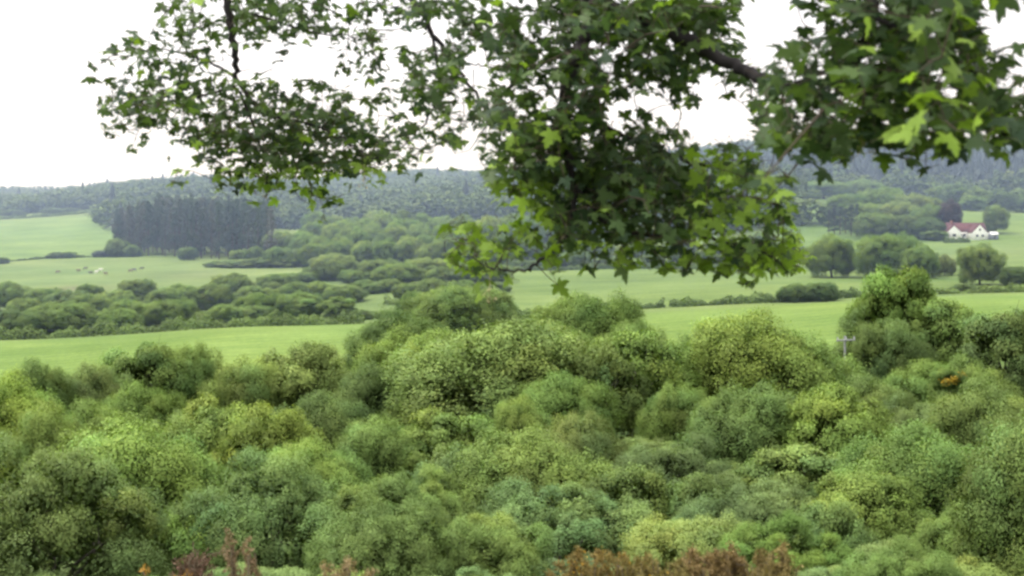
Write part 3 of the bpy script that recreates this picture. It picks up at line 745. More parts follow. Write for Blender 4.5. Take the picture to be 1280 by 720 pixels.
# ------------------------------------------------------------------ cattle in the far pasture
def cow_mesh(seed):
    # one continuous skinned body
    V = [(0,0,1.05),(.55,0,1.12),(.95,0,1.2),(1.25,0,1.3),(1.5,0,1.15),(1.72,0,.95),      # pelvis.. spine, neck, head, muzzle (head forward)
         (-.45,0,1.15),(-.62,0,.9),(-.66,.03,.5),
         (-.35,.2,.85),(-.42,.22,.45),(-.38,.22,.03),(-.35,-.2,.85),(-.3,-.22,.45),(-.34,-.22,.03),
         (.85,.18,.8),(.86,.2,.42),(.88,.2,.03),(.85,-.18,.8),(.96,-.2,.42),(.94,-.2,.03),
         (1.45,.2,1.22),(1.45,-.2,1.22)]
    E = [(0,1),(1,2),(2,3),(3,4),(4,5),(0,6),(6,7),(7,8),(6,9),(9,10),(10,11),(6,12),(12,13),(13,14),(2,15),(15,16),(16,17),(2,18),(18,19),(19,20),(4,21),(4,22)]
    rad = [.36,.35,.3,.19,.15,.09,.28,.05,.03,.15,.07,.06,.15,.07,.06,.13,.07,.06,.13,.07,.06,.04,.04]
    me = bpy.data.meshes.new('cow_body'); me.from_pydata(V, E, []); me.update()
    o = bpy.data.objects.new('cow_tmp', me); col.objects.link(o)
    o.modifiers.new('skin', 'SKIN'); 
    for i, r in enumerate(rad): me.skin_vertices[0].data[i].radius = (r, r*(1.1 if i < 7 else 1))
    me.skin_vertices[0].data[0].use_root = True
    s = o.modifiers.new('sub', 'SUBSURF'); s.levels = 1; s.render_levels = 1
    dg = bpy.context.evaluated_depsgraph_get(); m2 = bpy.data.meshes.new_from_object(o.evaluated_get(dg)); m2.name = 'cow_body'
    bpy.data.objects.remove(o); bpy.data.meshes.remove(me)
    m2.materials.clear(); return m2
cm = cow_mesh(0)
M_CW = plain('white_hide', (.8,.78,.72), .8, .08, 2); M_CB = plain('brown_hide', (.20,.16,.12), .8, .3, 2); M_CK = plain('dark_hide', (.12,.12,.11), .8, .3, 2)
cows = [(124.5,338.5,'w',.4,'white cow standing rightmost of the two white ones in the far pasture'),(119.5,341.5,'w',1.2,'white cow grazing leftmost of the two white ones in the far pasture'),
 (105.5,337,'k',.3,'dark cow standing above and left of the white pair'),(99,339.5,'b',2.9,'brown cow beside the dark one left of the white pair'),
 (114.5,342.5,'k',3.3,'dark cow directly left of the lower white cow'),(71,341.5,'b',.1,'lone brown cow at the far left of the herd'),
 (133,343.5,'b',2.8,'brown cow just right of the white pair'),(162,340,'b',.5,'brown cow nearest the middle of the right-hand group'),(169,338.5,'k',3.4,'dark cow in the middle of the right-hand group'),(176,337,'k',.2,'dark cow furthest right of the herd')]
cms = {}
for k_, mt in (('w', M_CW), ('b', M_CB), ('k', M_CK)):
    mm = cm.copy(); mm.materials.append(mt); cms[k_] = mm
for (px, row, k_, rz, lab) in cows:
    d = depth_of_row(px, row+1, 380, 560)
    o = link(bpy.data.objects.new('cow', cms[k_])); x = at(px, d); o.location = (x, d, G(x, d)); o.rotation_euler = (0, 0, rz); o.scale = (.85,)*3
    tag(o, lab, 'cow', 'cattle grazing in the far pasture')

# ------------------------------------------------------------------ gorse and dead stems in front
def gorse(px, top, wpx, d, base_c, tip_c, flower, label, seed, n=30000, name='gorse_bush'):
    g = np.random.default_rng(seed)
    x = at(px, d); w = wpx/F*d; z0 = G(x, d); h = zrow(top, d)-z0
    e = link(bpy.data.objects.new(name, None)); e.location = (x, d, z0); tag(e, label, 'bush')
    ns = 80
    st = MB(); tips = []
    for k in range(ns):
        a = g.uniform(0, 6.28); r = w*.5*math.sqrt(g.random()); p0 = np.array([r*.45*math.cos(a), r*.45*math.sin(a), -.1])
        p3 = np.array([r*math.cos(a), r*math.sin(a), h*g.uniform(.80, 1.0)*(1-.22*(r/(w*.5))**2)])
        p1 = p0+(p3-p0)*.35+g.normal(0, .03, 3); p2 = p0+(p3-p0)*.7+g.normal(0, .03, 3)
        st.tube([p0, p1, p2, p3], [.016, .012, .009, .004], 5); tips.append((p1, p2, p3))
        for q in range(3):
            t = g.uniform(.3, 1); a0 = p1+(p3-p1)*t; b0 = a0+np.array([g.normal(0, .08), g.normal(0, .08), g.uniform(.03, .12)]); st.tube([a0, (a0+b0)/2+g.normal(0, .01, 3), b0], [.006,.004,.002], 4); tips.append((a0, (a0+b0)/2, b0))
    new_obj('stem', st.mesh('gorse_stem', True), M_GSTEM, e)
    idx = g.integers(0, len(tips), n); t = g.beta(3.5, 1.2, n)[:, None]; T = np.array(tips)
    P = np.where(t < .5, T[idx, 0]+(T[idx, 1]-T[idx, 0])*t*2, T[idx, 1]+(T[idx, 2]-T[idx, 1])*(t*2-1))
    D = unit(g.normal(size=(n, 3))+[0,0,.5]); P = P+D*g.uniform(.0, .05, (n, 1))
    V, Q = leaf_quads(P, unit(g.normal(size=(n, 3))), g.uniform(.02, .05, n), .3, g, align_up=.6)
    f = np.clip((P[:, 2]/h-.35)/.5+g.normal(0, .25, n), 0, 1)[:, None]
    c = (np.array(base_c)*(1-f)+np.array(tip_c)*f)*1.3*g.normal(1, .2, (n, 1))
    o = new_obj('foliage', mesh_from('gorse_needles', V, Q, np.repeat(c, 4, 0)), M_FOLS, e)
    if flower:
        m = flower; k = g.integers(0, 5 if m > 200 else 1, m); cc = np.array([[g.uniform(-.3, .3)*w, g.uniform(-.4, 0)*w, h*g.uniform(.75, .92)] for _ in range(5)])
        P = cc[k]+g.normal(0, .09, (m, 3)); V, Q = leaf_quads(P, unit(g.normal(size=(m, 3))), g.uniform(.015, .028, m), .8, g)
        b = g.uniform(.7, 1.1, (m, 1))*np.array([.58,.34,.04]); new_obj('flowers', mesh_from('gorse_flowers', V, Q, np.repeat(b, 4, 0)), M_FOLS, e)
    return e
M_GSTEM = bark_mat('gorse_bark', (.13,.10,.06), (.30,.25,.17), 20)
br = (.24,.15,.075); gr = (.12,.15,.07)
gorse(750,683,130,9.2,(.12,.14,.055),(.25,.19,.07),260,'gorse bush with rusty tips and orange blossom at the bottom edge, leftmost of the row',1)
gorse(812,692,125,9.0,(.12,.14,.055),(.22,.18,.065),60,'low brown gorse bush with a little yellow blossom at the bottom edge',2)
gorse(850,688,110,9.6,(.12,.14,.055),(.21,.18,.065),0,'small olive-brown gorse bush between its lower neighbours at the bottom edge',3)
gorse(896,682,120,9.2,(.17,.13,.07),(.26,.185,.085),0,'reddish dead gorse bush at the bottom edge',4)
gorse(965,691,130,9.0,(.16,.13,.06),(.24,.185,.075),0,'low brown gorse bush at the right end of the row',5)
gorse(430,697,90,8.8,(.16,.15,.07),(.24,.19,.10),0,'thin bare brown shrub at the bottom edge below the pale willow',6, 12000, 'dead_shrub')
gorse(188,716,40,8.5,gr,(.35,.20,.04),120,'orange-flowered gorse tip just showing at the bottom left edge',7, 7000)
gorse(242,672,30,11,(.10,.07,.05),(.13,.08,.06),0,'dark brown withered shrub left of the two dead flower stalks',8, 7000, 'dead_shrub')
# orange flowering gorse amid the right-hand trees (a bush 90 m away)
def flowering(px, top, w, d, base, label, seed, n=330, half=(.28, .26)):
    g = np.random.default_rng(seed)
    e = tree('shrub', px, top, w, d, 'olive', label, 'bush', name='gorse_bush', base=base); e.rotation_euler = (0, 0, 0)
    # blossom thickest in one slanting drift across the side that faces the field of view
    t = g.uniform(-.5, .5, n)+g.normal(0, .05, n)
    P = np.stack([t*2*half[0]+g.normal(0, .03, n), -.36-.08*g.random(n)+.25*t*t, .62+t*half[1]*1.1+g.normal(0, .07, n)], -1)
    V, Q = leaf_quads(P, unit(np.array([0,-.6,.6])+g.normal(size=(n, 3))*.6), g.uniform(.03, .065, n), .8, g)
    b = g.uniform(.6, 1.1, (n, 1))*np.array([.52,.36,.045]); new_obj('flowers', mesh_from('gorse_blossom', V, Q, np.repeat(b, 4, 0)), M_FOLS, e)
flowering(1186, 463, 34, 82, 488, 'gorse bush with a slanting drift of orange blossom among the trees on the right', 5)
def dock(px, top, d, label, seed):
    g = np.random.default_rng(seed); x = at(px, d); z0 = G(x, d); h = zrow(top, d)-z0
    e = link(bpy.data.objects.new('dead_stalk', None)); e.location = (x, d, z0); tag(e, label, 'plant')
    st = MB()
    for k in range(3):
        o = g.normal(0, .03, 2); st.tube([[o[0],o[1],-.1],[o[0]*1.4+.02,o[1],h*.5],[o[0]*.5,o[1]*.6,h*.92]], [.014,.011,.006], 6)
    new_obj('stem', st.mesh('stalk', True), M_GSTEM, e)
    n = 900; z = g.uniform(.78, 1.0, n)*h; k3 = g.integers(0, 3, n); r = .028*np.sqrt(g.random(n)); z = z*(1-.05*k3); a = g.uniform(0, 6.28, n)
    P = np.stack([r*np.cos(a)+.04*(k3-1)+.02*np.sin(z*30+k3), r*np.sin(a)+.03*np.cos(k3*2), z], -1); V, Q = leaf_quads(P, unit(g.normal(size=(n, 3))), g.uniform(.012, .03, n), .5, g)
    c = g.normal(1, .2, (n, 1))*np.array([.24,.18,.11]); new_obj('flower_head', mesh_from('seed_head', V, Q, np.repeat(c, 4, 0)), M_FOLS, e)
dock(289, 661, 9.5, 'taller dead brown flower stalk in front of the big grey willow', 1)
dock(313, 672, 9.3, 'shorter dead brown flower stalk right of the taller one', 2)

# rough grass on the bank in front (uncountable)
def grass():
    g = np.random.default_rng(3); n = 26000
    y = g.uniform(-4, 22, n); x = g.uniform(-14, 14, n); z = ground(x, y)
    h = g.uniform(.12, .4, n); a = g.uniform(0, 6.28, n); w = .008
    b0 = np.stack([x, y, z], -1); dx = np.stack([np.cos(a)*w, np.sin(a)*w, 0*a], -1); ln = np.stack([g.normal(0, .09, n), g.normal(0, .09, n), h], -1)
    V = np.stack([b0-dx, b0+dx, b0+ln+dx*.2, b0+ln-dx*.2], 1).reshape(-1, 3)
    c = g.normal(1, .2, (n, 1))*np.array([.14,.2,.06])
    tag(new_obj('rough_grass', mesh_from('rough_grass', V, np.arange(4*n).reshape(-1, 4), np.repeat(c, 4, 0)), M_FOLS), 'rough grass on the bank below the camera', 'grass', None, 'stuff')
grass()

# ------------------------------------------------------------------ the overhanging sycamore
LROWS = {
 0:[(200,275,5),(290,420,7),(425,505,5),(505,590,8),(600,680,6),(680,925,9),(985,1010,4),(1010,1220,9)],
 1:[(200,240,5),(240,290,6),(290,370,7),(370,470,6),(470,500,3),(500,530,5),(560,600,7),(600,700,6),(700,910,9),(910,930,4),(990,1008,4),(1030,1060,7),(1060,1220,9)],
 2:[(160,215,5),(220,260,5),(265,285,4),(290,340,5),(350,395,4),(410,430,5),(440,480,6),(490,560,2),(560,600,7),(600,690,8),(700,740,7),(740,760,4),(760,910,8),(910,930,5),(990,1040,7),(1040,1065,8),(1065,1230,9),(1245,1270,3)],
 3:[(115,160,4),(160,190,5),(190,215,6),(220,260,6),(265,285,3),(345,365,4),(420,480,5),(500,540,6),(540,580,8),(600,620,4),(620,700,8),(700,760,8),(760,790,5),(790,900,8),(900,930,7),(960,1000,6),(1000,1060,8),(1060,1240,9),(1240,1275,6)],
 4:[(110,125,5),(145,165,3),(170,215,4),(220,280,5),(285,290,3),(315,335,3),(420,440,4),(445,470,5),(475,490,4),(505,580,7),(590,620,2),(620,680,8),(680,700,7),(700,860,8),(860,960,6),(930,1040,7),(1040,1250,9),(1250,1290,5)],
 5:[(130,170,5),(170,225,7),(225,250,6),(260,300,6),(300,440,5),(470,500,4),(505,570,8),(570,590,4),(600,640,4),(640,690,7),(700,760,8),(760,860,7),(860,900,3),(900,960,5),(960,1040,8),(1040,1230,9),(1230,1300,6)],
 6:[(125,160,7),(160,240,8),(240,265,6),(265,440,7),(450,500,5),(505,560,7),(560,620,6),(620,680,7),(700,760,8),(760,790,2),(790,870,3),(940,1040,8),(1040,1300,9)],
 7:[(130,170,6),(170,230,7),(230,270,6),(270,340,7),(340,440,8),(440,470,6),(480,540,4),(540,560,7),(570,620,7),(620,680,8),(680,755,9),(780,830,4),(940,970,5),(970,1300,9)],
 8:[(125,190,3),(215,250,7),(250,440,8),(440,480,7),(480,560,6),(560,580,7),(600,640,6),(640,760,9),(760,840,8),(840,870,5),(940,960,7),(960,1300,9)],
 9:[(155,175,3),(205,215,3),(225,235,3),(240,300,7),(300,400,8),(400,500,7),(500,540,6),(560,570,2),(600,640,7),(640,760,9),(760,870,8),(880,940,7),(960,1000,4),(1000,1060,8),(1060,1150,6),(1150,1200,6),(1240,1260,6)],
 10:[(215,250,2),(260,300,6),(300,340,7),(340,440,8),(440,480,7),(480,530,4),(555,575,2),(605,640,7),(640,860,9),(870,950,8),(1010,1040,4),(1150,1180,2)],
 11:[(215,240,3),(270,340,6),(340,370,5),(370,410,6),(415,440,3),(450,480,3),(610,660,7),(660,860,9),(860,960,8),(960,985,4)],
 12:[(310,350,3),(385,425,5),(620,640,5),(640,700,8),(700,860,9),(860,950,8),(950,990,7)],
 13:[(395,410,2),(640,680,5),(680,800,9),(800,940,8),(940,990,7)],
 14:[(550,570,4),(570,640,6),(640,700,7),(700,790,8),(790,940,7),(940,1000,7)],
 15:[(555,650,7),(650,690,5),(690,720,6),(720,790,7),(790,900,6),(900,1000,8)],
 16:[(560,620,7),(620,640,4),(680,710,5),(720,745,5),(760,800,6),(820,900,6),(900,1005,8),(1005,1018,4)],
 17:[(590,610,4),(635,650,4),(690,700,2),(730,740,2),(870,890,2),(930,960,5)],
 18:[(595,610,2),(940,960,2)]}
LAY = {2:.2,3:.42,4:.7,5:1.05,6:1.5,7:2.2,8:3.6,9:5.6}
def bdepth(u, v):
    """depth of the bough carrying the leaves: three boughs at different distances"""
    if u > 955 and v < 225: return 5.4+.25*math.sin(u*.02)
    if u < 500: return 9.6-.4*math.sin(u*.01)
    if u < 600: return 9.0-(u-500)*.012
    return 7.4+.3*math.sin(u*.013+v*.02)
def sycamore():
    g = np.random.default_rng(17)
    def W(u, v, d): return np.array([(u-640)/F*d, d, -(v-HZ)/F*d])
    # --- woody skeleton
    tx, ty = 4.6, 1.8
    tz = G(tx, ty)
    root = link(bpy.data.objects.new('sycamore_tree', None)); root.location = (tx, ty, tz)
    tag(root, 'large overhanging sycamore whose leafy boughs hang across the top of the view', 'tree')
    def tr(P): return [np.asarray(p)-np.array([tx, ty, tz]) for p in P]
    mbt = MB(); mbt.tube(tr([(tx,ty,tz-.4),(tx,ty,tz+.2),(tx+.05,ty,tz+2),(tx-.05,ty+.1,tz+5),(tx-.2,ty+.3,tz+8),(tx-.1,ty+.4,tz+12)]), [.5,.36,.3,.25,.17,.05], 16)
    new_obj('trunk', mbt.mesh('sycamore_trunk', True), M_SBARK, root)
    skel = []
    def bough(pts, rad, nm='branch'):
        pts = [W(*p) if len(p) == 3 and p[1] > 1 and abs(p[0]) > 20 else np.array(p) for p in pts]
        return pts
    def cat(P, m=8):
        """Catmull-Rom through the points"""
        P = np.array(P); Q = np.vstack([2*P[0]-P[1], P, 2*P[-1]-P[-2]]); o = []
        for i in range(1, len(Q)-2):
            for t in np.linspace(0, 1, m, endpoint=False):
                a, b, c, d = Q[i-1], Q[i], Q[i+1], Q[i+2]
                o.append(.5*((2*b)+(-a+c)*t+(2*a-5*b+4*c-d)*t*t+(-a+3*b-3*c+d)*t**3))
        o.append(Q[-2]); return np.array(o)
    A0 = np.array([tx-.05, ty+.1, tz+5.0]); A1 = np.array([tx-.2, ty+.3, tz+7.0])
    B = []
    # main limb: from the trunk over the view, dips across the top right of centre
    B.append(([A1, (3.2,4.0,5.6), (1.6,6.2,3.2), W(745,-40,7.6), W(742,15,7.5)], [.13,.12,.10,.085,.075]))
    B.append(([W(742,5,7.4), W(790,20,7.15), W(850,46,6.95), W(905,76,6.8), W(955,98,6.5), W(1000,112,6.2), W(1050,128,5.9)], [.054,.046,.041,.036,.029,.022,.011]))
    B.append(([W(742,15,7.5), W(728,55,6.95), W(708,108,6.9), W(700,160,7.2), W(720,220,7.4), W(760,270,7.4)], [.048,.040,.032,.026,.02,.012]))
    B.append(([W(700,160,7.4), W(716,230,7.3), W(712,290,7.2), W(680,322,7.2), W(655,338,7.2), W(620,335,7.2), W(585,318,7.3)], [.02,.018,.014,.011,.009,.007,.003]))
    B.append(([W(716,230,7.3), W(760,280,7.3), W(822,295,7.2), W(880,296,7.2), W(930,312,7.1), W(965,320,7.1), W(985,345,7.1)], [.016,.014,.012,.01,.008,.006,.003]))
    B.append(([W(708,120,7.4), W(760,160,7.5), W(830,190,7.5), W(900,215,7.5), W(950,235,7.5), W(985,250,7.5)], [.018,.016,.013,.01,.007,.003]))
    B.append(([W(720,60,7.4), W(660,90,7.6), W(620,130,7.9), W(600,170,8.1)], [.02,.015,.01,.004]))
    # left hanging bough
    B.append(([A1, (2.6,4.2,6.6), (0.2,7.6,5.4), W(420,-330,9.6), W(310,-160,9.7), W(283,-20,9.6), W(291,50,9.6), W(296,100,9.6)], [.10,.09,.075,.06,.045,.032,.028,.022]))
    B.append(([W(296,100,9.6), W(330,140,9.5), W(385,155,9.4), W(420,170,9.4), W(455,190,9.3), W(478,205,9.3)], [.018,.014,.011,.008,.006,.003]))
    B.append(([W(292,95,9.6), W(270,82,9.7), W(240,70,9.8), W(190,62,9.9), W(140,72,10)], [.012,.009,.007,.005,.002]))
    B.append(([W(294,108,9.6), W(250,120,9.7), W(200,128,9.8), W(150,135,9.9)], [.012,.009,.006,.003]))
    B.append(([W(300,115,9.5), W(318,160,9.4), W(330,200,9.4), W(335,235,9.4)], [.012,.009,.006,.003]))
    B.append(([W(288,10,9.6), W(340,25,9.5), W(390,40,9.5), W(460,50,9.5)], [.012,.009,.006,.003]))
    # second left bough
    B.append(([(1.2,6.0,4.3), (.0,7.4,3.2), W(500,-80,8.9), W(530,20,8.8), W(552,60,8.7), W(575,90,8.6), W(598,125,8.5), W(612,150,8.4)], [.05,.045,.035,.02,.016,.013,.01,.005]))
    B.append(([W(540,40,8.8), W(548,100,8.8), W(535,150,8.9), W(500,185,9.0), W(460,200,9.1)], [.012,.009,.007,.005,.002]))
    B.append(([W(560,75,8.7), W(590,80,8.6), W(625,88,8.4)], [.006,.005,.003]))
    # right bough: comes nearer the camera
    B.append(([A0, (3.7,3.2,3.2), (2.9,4.6,2.3), W(1130,-60,5.5), W(1090,20,5.4), W(1070,90,5.4), W(1100,140,5.4)], [.07,.06,.05,.035,.025,.016,.009]))
    B.append(([A0, (4.2,4.0,2.6), W(1400,60,5.5), W(1330,150,5.5), W(1270,166,5.4), W(1200,155,5.4), W(1130,150,5.4), W(1060,150,5.4), W(990,150,5.5)], [.05,.04,.03,.02,.013,.011,.009,.006,.003]))
    B.append(([W(1090,20,5.4), W(1150,50,5.3), W(1200,80,5.3), W(1250,120,5.3)], [.014,.011,.008,.003]))
    B.append(([W(1080,60,5.4), W(1030,90,5.4), W(980,110,5.5), W(950,150,5.6)], [.012,.009,.006,.003]))
    nodes = []; 
    for pts, rad in B:
        P = cat(pts); rr = np.interp(np.linspace(0, 1, len(P)), np.linspace(0, 1, len(rad)), rad)
        P = P+g.normal(0, .012, P.shape)*np.linspace(0, 1, len(P))[:, None]
        mb = MB(); mb.tube(tr(P), rr, 9); new_obj('branch', mb.mesh('branch', True), M_SBARK, root)
        for p, r in zip(P, rr):
            if r < .05: nodes.append(p)
    # --- leaf spots
    spots = []
    def lsz(u, v): return .104 if (u > 955 and v < 225) else .090 if u < 600 else .097
    for row, segs in LROWS.items():
        for (u0, u1, dn) in segs:
            v0, v1 = row*20, row*20+20
            d = bdepth((u0+u1)/2, v0+10)
            px = lsz((u0+u1)/2, v0+10)*F/d; area = .42*px*px*.62
            n = LAY[dn]*(u1-u0)*20/area*1.0
            n = int(n)+(g.random() < n-int(n))
            for _ in range(n):
                u = g.uniform(u0, u1); v = g.uniform(v0, v1); dd = bdepth(u, v)
                thick = .12+.05*dn
                dd += g.normal(0, thick*.7)
                spots.append((u, v, dd, lsz(u, v)))
    P = np.array([W(u, v, d) for u, v, d, _ in spots])
    # crown above the frame, so that the tree is whole
    m = 5200
    q = []
    while len(q) < m:
        c = g.normal(size=3); c = c/np.linalg.norm(c)*g.uniform(.55, 1)**.5
        p = np.array([tx-1.3, ty+3.2, tz+9.5])+c*np.array([5.6, 5.6, 4.2])
        v = HZ-p[2]/max(p[1], .1)*F
        if p[1] > .2 and v > -30: continue
        if p[2] < 3.0: continue
        q.append(p)
    q = np.array(q)
    # strip just above the frame continuing the visible boughs
    ex = []
    for k in range(900):
        u = g.uniform(190, 1300); v = g.uniform(-160, 0)
        if (930 < u < 1000) and v > -60: continue
        ex.append(W(u, v, bdepth(u, max(v, 0))+g.normal(0, .5)))
    Pall = np.vstack([P, np.array(ex), q]); nv = len(P)
    # --- twigs: tie groups of leaves to the nearest wood
    tw = MB(); nodes = np.array(nodes)
    order = g.permutation(nv)
    anchors = []; cell = {}
    for i in order:
        key = tuple(np.round(P[i]/.26).astype(int))
        cell.setdefault(key, []).append(i)
    cents = [P[v].mean(0) for v in cell.values()]
    ds = [np.min(np.linalg.norm(nodes-c, axis=1)) for c in cents]
    for k in np.argsort(ds):
        c = cents[k]; dd = np.linalg.norm(nodes-c, axis=1); j = int(np.argmin(dd)); a = nodes[j]
        if dd[j] < .04: continue
        mid = (a+c)/2+np.array([0,0,.04*dd[j]])+g.normal(0, .02, 3)
        r = .0055 if dd[j] > .3 else .0035
        tw.tube(tr([a, mid, c]), [r, r*.75, r*.5], 5); nodes = np.vstack([nodes, mid, c])
    # --- leaves
    side = [(.08,-.06),(.20,-.16),(.33,-.17),(.27,-.06),(.24,.03),(.38,.06),(.52,.22),(.50,.32),(.36,.27),(.31,.35),(.16,.34),(.22,.46),(.25,.58),(.14,.60),(.11,.74)]
    outl = np.array([(0,0)]+side+[(0,.86)]+[(-x, y) for x, y in side[::-1]])
    L = np.vstack([[(0,.28)], outl]); nl = len(L)
    zz = -.30*((L[:, 0]*1.1)**2+(np.maximum(L[:, 1]-.28, 0))**2)+.03*np.abs(L[:, 0])
    L3 = np.column_stack([L, zz]); L3[:, 1] -= .1
    tri = np.array([(0, i, i+1 if i+1 < nl else 1) for i in range(1, nl)])
    n = len(Pall)
    N = unit(np.column_stack([g.normal(0, .45, n), g.normal(-.25, .5, n), np.abs(g.normal(.75, .35, n))]))
    t = g.normal(size=(n, 3)); t[:, 2] -= .55; t = unit(t-(t*N).sum(1, keepdims=True)*N); b = np.cross(t, N)
    s = np.full(n, .135); s[:nv] = [q_[3] for q_ in spots]; s *= g.uniform(.5, 1.3, n)
    curl = g.uniform(.2, 3.0, n)
    V = Pall[:, None]+s[:, None, None]*(L3[None, :, 0, None]*b[:, None]+L3[None, :, 1, None]*t[:, None]+L3[None, :, 2, None]*curl[:, None, None]*N[:, None])
    V = V-np.array([tx, ty, tz])
    Tt = (tri[None]+np.arange(n)[:, None, None]*nl).reshape(-1, 3)
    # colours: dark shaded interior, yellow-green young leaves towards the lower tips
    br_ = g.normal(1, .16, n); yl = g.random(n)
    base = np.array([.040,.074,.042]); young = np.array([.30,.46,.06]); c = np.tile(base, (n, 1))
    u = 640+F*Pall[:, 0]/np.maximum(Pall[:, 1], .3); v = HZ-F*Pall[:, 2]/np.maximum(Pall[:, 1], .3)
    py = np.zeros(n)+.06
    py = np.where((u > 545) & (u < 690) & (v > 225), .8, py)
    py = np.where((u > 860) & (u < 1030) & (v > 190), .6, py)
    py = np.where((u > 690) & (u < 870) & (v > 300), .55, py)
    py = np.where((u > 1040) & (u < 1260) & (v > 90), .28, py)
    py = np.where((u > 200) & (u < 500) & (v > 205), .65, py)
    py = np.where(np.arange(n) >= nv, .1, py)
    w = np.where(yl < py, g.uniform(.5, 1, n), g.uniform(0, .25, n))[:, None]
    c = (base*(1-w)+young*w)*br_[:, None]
    lv = [np.arange(0, nv), np.arange(nv, n)]
    Cv = np.repeat(c, nl, 0)
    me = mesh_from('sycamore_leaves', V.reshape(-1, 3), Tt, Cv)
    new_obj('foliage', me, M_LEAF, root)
    # petioles
    pt = MB()
    bp = Pall[:nv]-t[:nv]*s[:nv, None]*.1-np.array([tx, ty, tz])
    for i in range(nv):
        e2 = bp[i]-t[i]*.07+np.array([0,0,.03]); tw.tube([bp[i], (bp[i]+e2)/2+[0,0,.006], e2], [.0013,.0013,.0016], 3)
    new_obj('twigs', tw.mesh('twigs', True), M_TWIG, root)
    # hanging seed clusters (keys)
    for (u_, v_, d_) in ((331,244,9.4),(455,232,9.3),(612,372,7.2),(708,300,7.2),(1078,186,5.4),(1092,190,5.4),(1142,186,5.4),(990,178,5.5)):
        kb = MB(); c0 = W(u_, v_-10, d_)-np.array([tx, ty, tz]); kb.tube([c0+[0,0,.10], c0, c0-[0,0,.05]], [.002,.002,.001], 4)
        for q_ in range(26):
            a = c0+np.array([g.normal(0, .015), g.normal(0, .015), g.uniform(-.07, .02)]); dd = unit(np.array([g.normal(0, 1), g.normal(0, 1), -.6])); ww = np.cross(dd, [0,0,1.])*.006
            kb.add([a-ww*.4, a+ww*.4, a+dd*.032+ww, a+dd*.032-ww], [(0,1,2,3)])
        new_obj('seed_cluster', kb.mesh('seed_cluster'), M_KEY, root)
M_SBARK = bark_mat('sycamore_bark', (.018,.016,.018), (.045,.040,.040), 8)
M_TWIG = plain('twig', (.07,.05,.035), .7, .3, 6)
M_KEY = plain('seed_key', (.42,.36,.2), .7, .2, 10)
M_LEAF = foliage_mat('sycamore_leaf', .34, use_obj=False, spec=.18)
sycamore()

# ------------------------------------------------------------------ labels: single out each look-alike by its rank
from collections import defaultdict
gl = defaultdict(list)
for e, lab, px, uq in REG:
    if uq and lab: gl[lab].append((px, e))
_w = 'first second third fourth fifth sixth seventh eighth ninth tenth eleventh twelfth thirteenth fourteenth fifteenth sixteenth seventeenth eighteenth nineteenth twentieth'.split()
ORD = _w+['twenty-'+x for x in _w[:9]]+['thirtieth']+['thirty-'+x for x in _w[:9]]+['fortieth']
for lab, L in gl.items():
    if len(L) < 2: continue
    L.sort(key=lambda t: t[0])
    for i, (_, e) in enumerate(L): e['label'] = '%s, %s from left' % (lab, ORD[i])

# ------------------------------------------------------------------ haze, sky, sun, camera
HAZE = True
if HAZE:
    mb = MB(); mb.box(-2600, 2600, 165, 3000, -70, 170)
    m, n, l = nt('haze')
    vs = n.new('ShaderNodeVolumeScatter'); vs.inputs['Color'].default_value = (.50,.66,1.0,1); vs.inputs['Density'].default_value = .00047; vs.inputs['Anisotropy'].default_value = .3
    o = n.new('ShaderNodeOutputMaterial'); l.new(vs.outputs[0], o.inputs['Volume'])
    hz_ = new_obj('haze', mb.mesh('haze'), m); tag(hz_, 'pale summer haze lying over the valley', None, None, 'structure')

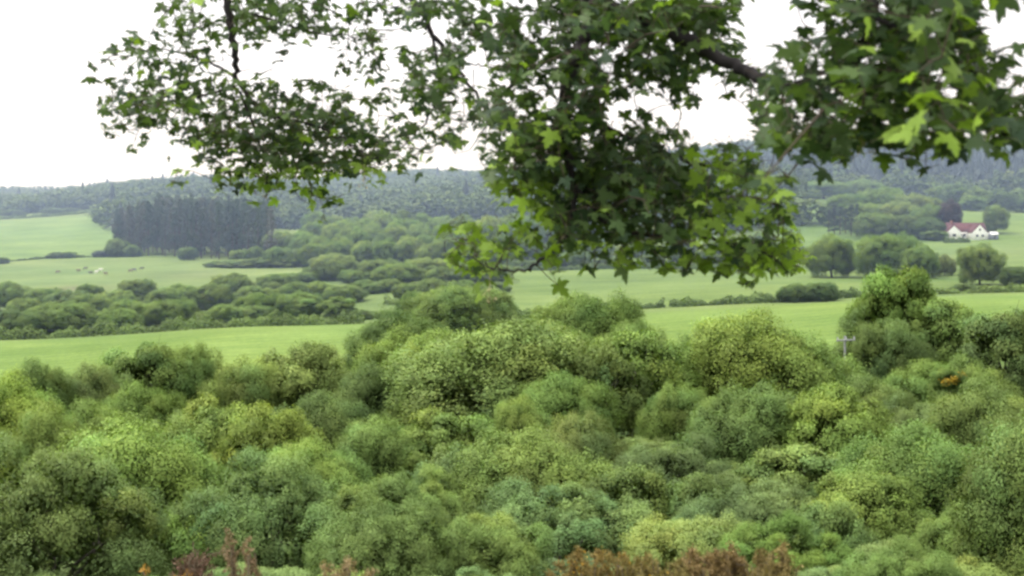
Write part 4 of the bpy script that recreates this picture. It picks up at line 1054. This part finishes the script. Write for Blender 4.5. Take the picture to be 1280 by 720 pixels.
SUN_EL, SUN_AZ = math.radians(58), math.radians(-70)      # azimuth from +Y towards +X: sun high on the left, beyond the view
w = bpy.data.worlds.new('World'); sc.world = w; w.use_nodes = True
n, l = w.node_tree.nodes, w.node_tree.links; n.clear()
sky = n.new('ShaderNodeTexSky'); sky.sky_type = 'NISHITA'; sky.sun_disc = False
sky.sun_elevation = SUN_EL; sky.sun_rotation = SUN_AZ; sky.air_density = 1.5; sky.dust_density = 4.0; sky.ozone_density = 1.0
hs = n.new('ShaderNodeHueSaturation'); hs.inputs['Saturation'].default_value = .12; l.new(sky.outputs[0], hs.inputs['Color'])
tc = n.new('ShaderNodeTexCoord'); cn = noise(n, l, 1.6, 5, .6, tc.outputs['Generated'], .3)
cl = ramp(n, l, cn.outputs[0], [(.3, (15.5,15.2,15.8)), (.7, (19.5,19.2,19.6))])       # bright cloud deck
mx = mixcol(n, l, hs.outputs[0], cl, .75)
sp = n.new('ShaderNodeSeparateXYZ'); l.new(tc.outputs['Generated'], sp.inputs[0])
gr_ = ramp(n, l, sp.outputs[2], [(.0, (.86,.86,.88)), (.22, (.84,.84,.85)), (.8, (1.35,1.35,1.33))])       # an overcast sky is brightest overhead
mx = mixcol(n, l, mx, gr_, 1.0, 'MULTIPLY')
bg = n.new('ShaderNodeBackground'); bg.inputs[1].default_value = .12; l.new(mx, bg.inputs[0])
wo = n.new('ShaderNodeOutputWorld'); l.new(bg.outputs[0], wo.inputs[0])
su = bpy.data.lights.new('sun', 'SUN'); su.energy = 3.4; su.angle = math.radians(22); su.color = (1, .95, .86)
so = bpy.data.objects.new('sun', su); link(so)
sd = np.array([math.sin(SUN_AZ)*math.cos(SUN_EL), math.cos(SUN_AZ)*math.cos(SUN_EL), math.sin(SUN_EL)])
from mathutils import Vector
so.rotation_euler = Vector(sd).to_track_quat('Z', 'Y').to_euler(); so.location = (-30, 20, 60)

cam = bpy.data.cameras.new('camera'); cam.sensor_width = 36; cam.lens = 36*F/1280; cam.clip_end = 12000; cam.clip_start = .1
cam.shift_y = -(360-HZ)/1280
co = bpy.data.objects.new('camera', cam); link(co); co.location = (0, 0, 0); co.rotation_euler = (math.radians(90), 0, 0)
sc.camera = co
cam.dof.use_dof = True; cam.dof.focus_distance = 60; cam.dof.aperture_fstop = 3.2
sc.view_settings.view_transform = 'Standard'; sc.view_settings.look = 'None'; sc.view_settings.exposure = 0; sc.view_settings.gamma = 1
cy = sc.cycles; cy.max_bounces = 5; cy.diffuse_bounces = 3; cy.transmission_bounces = 3; cy.volume_bounces = 0; cy.glossy_bounces = 2; cy.transparent_max_bounces = 4
cy.use_denoising = True; cy.filter_width = 2.7; cy.caustics_reflective = False; cy.caustics_refractive = False
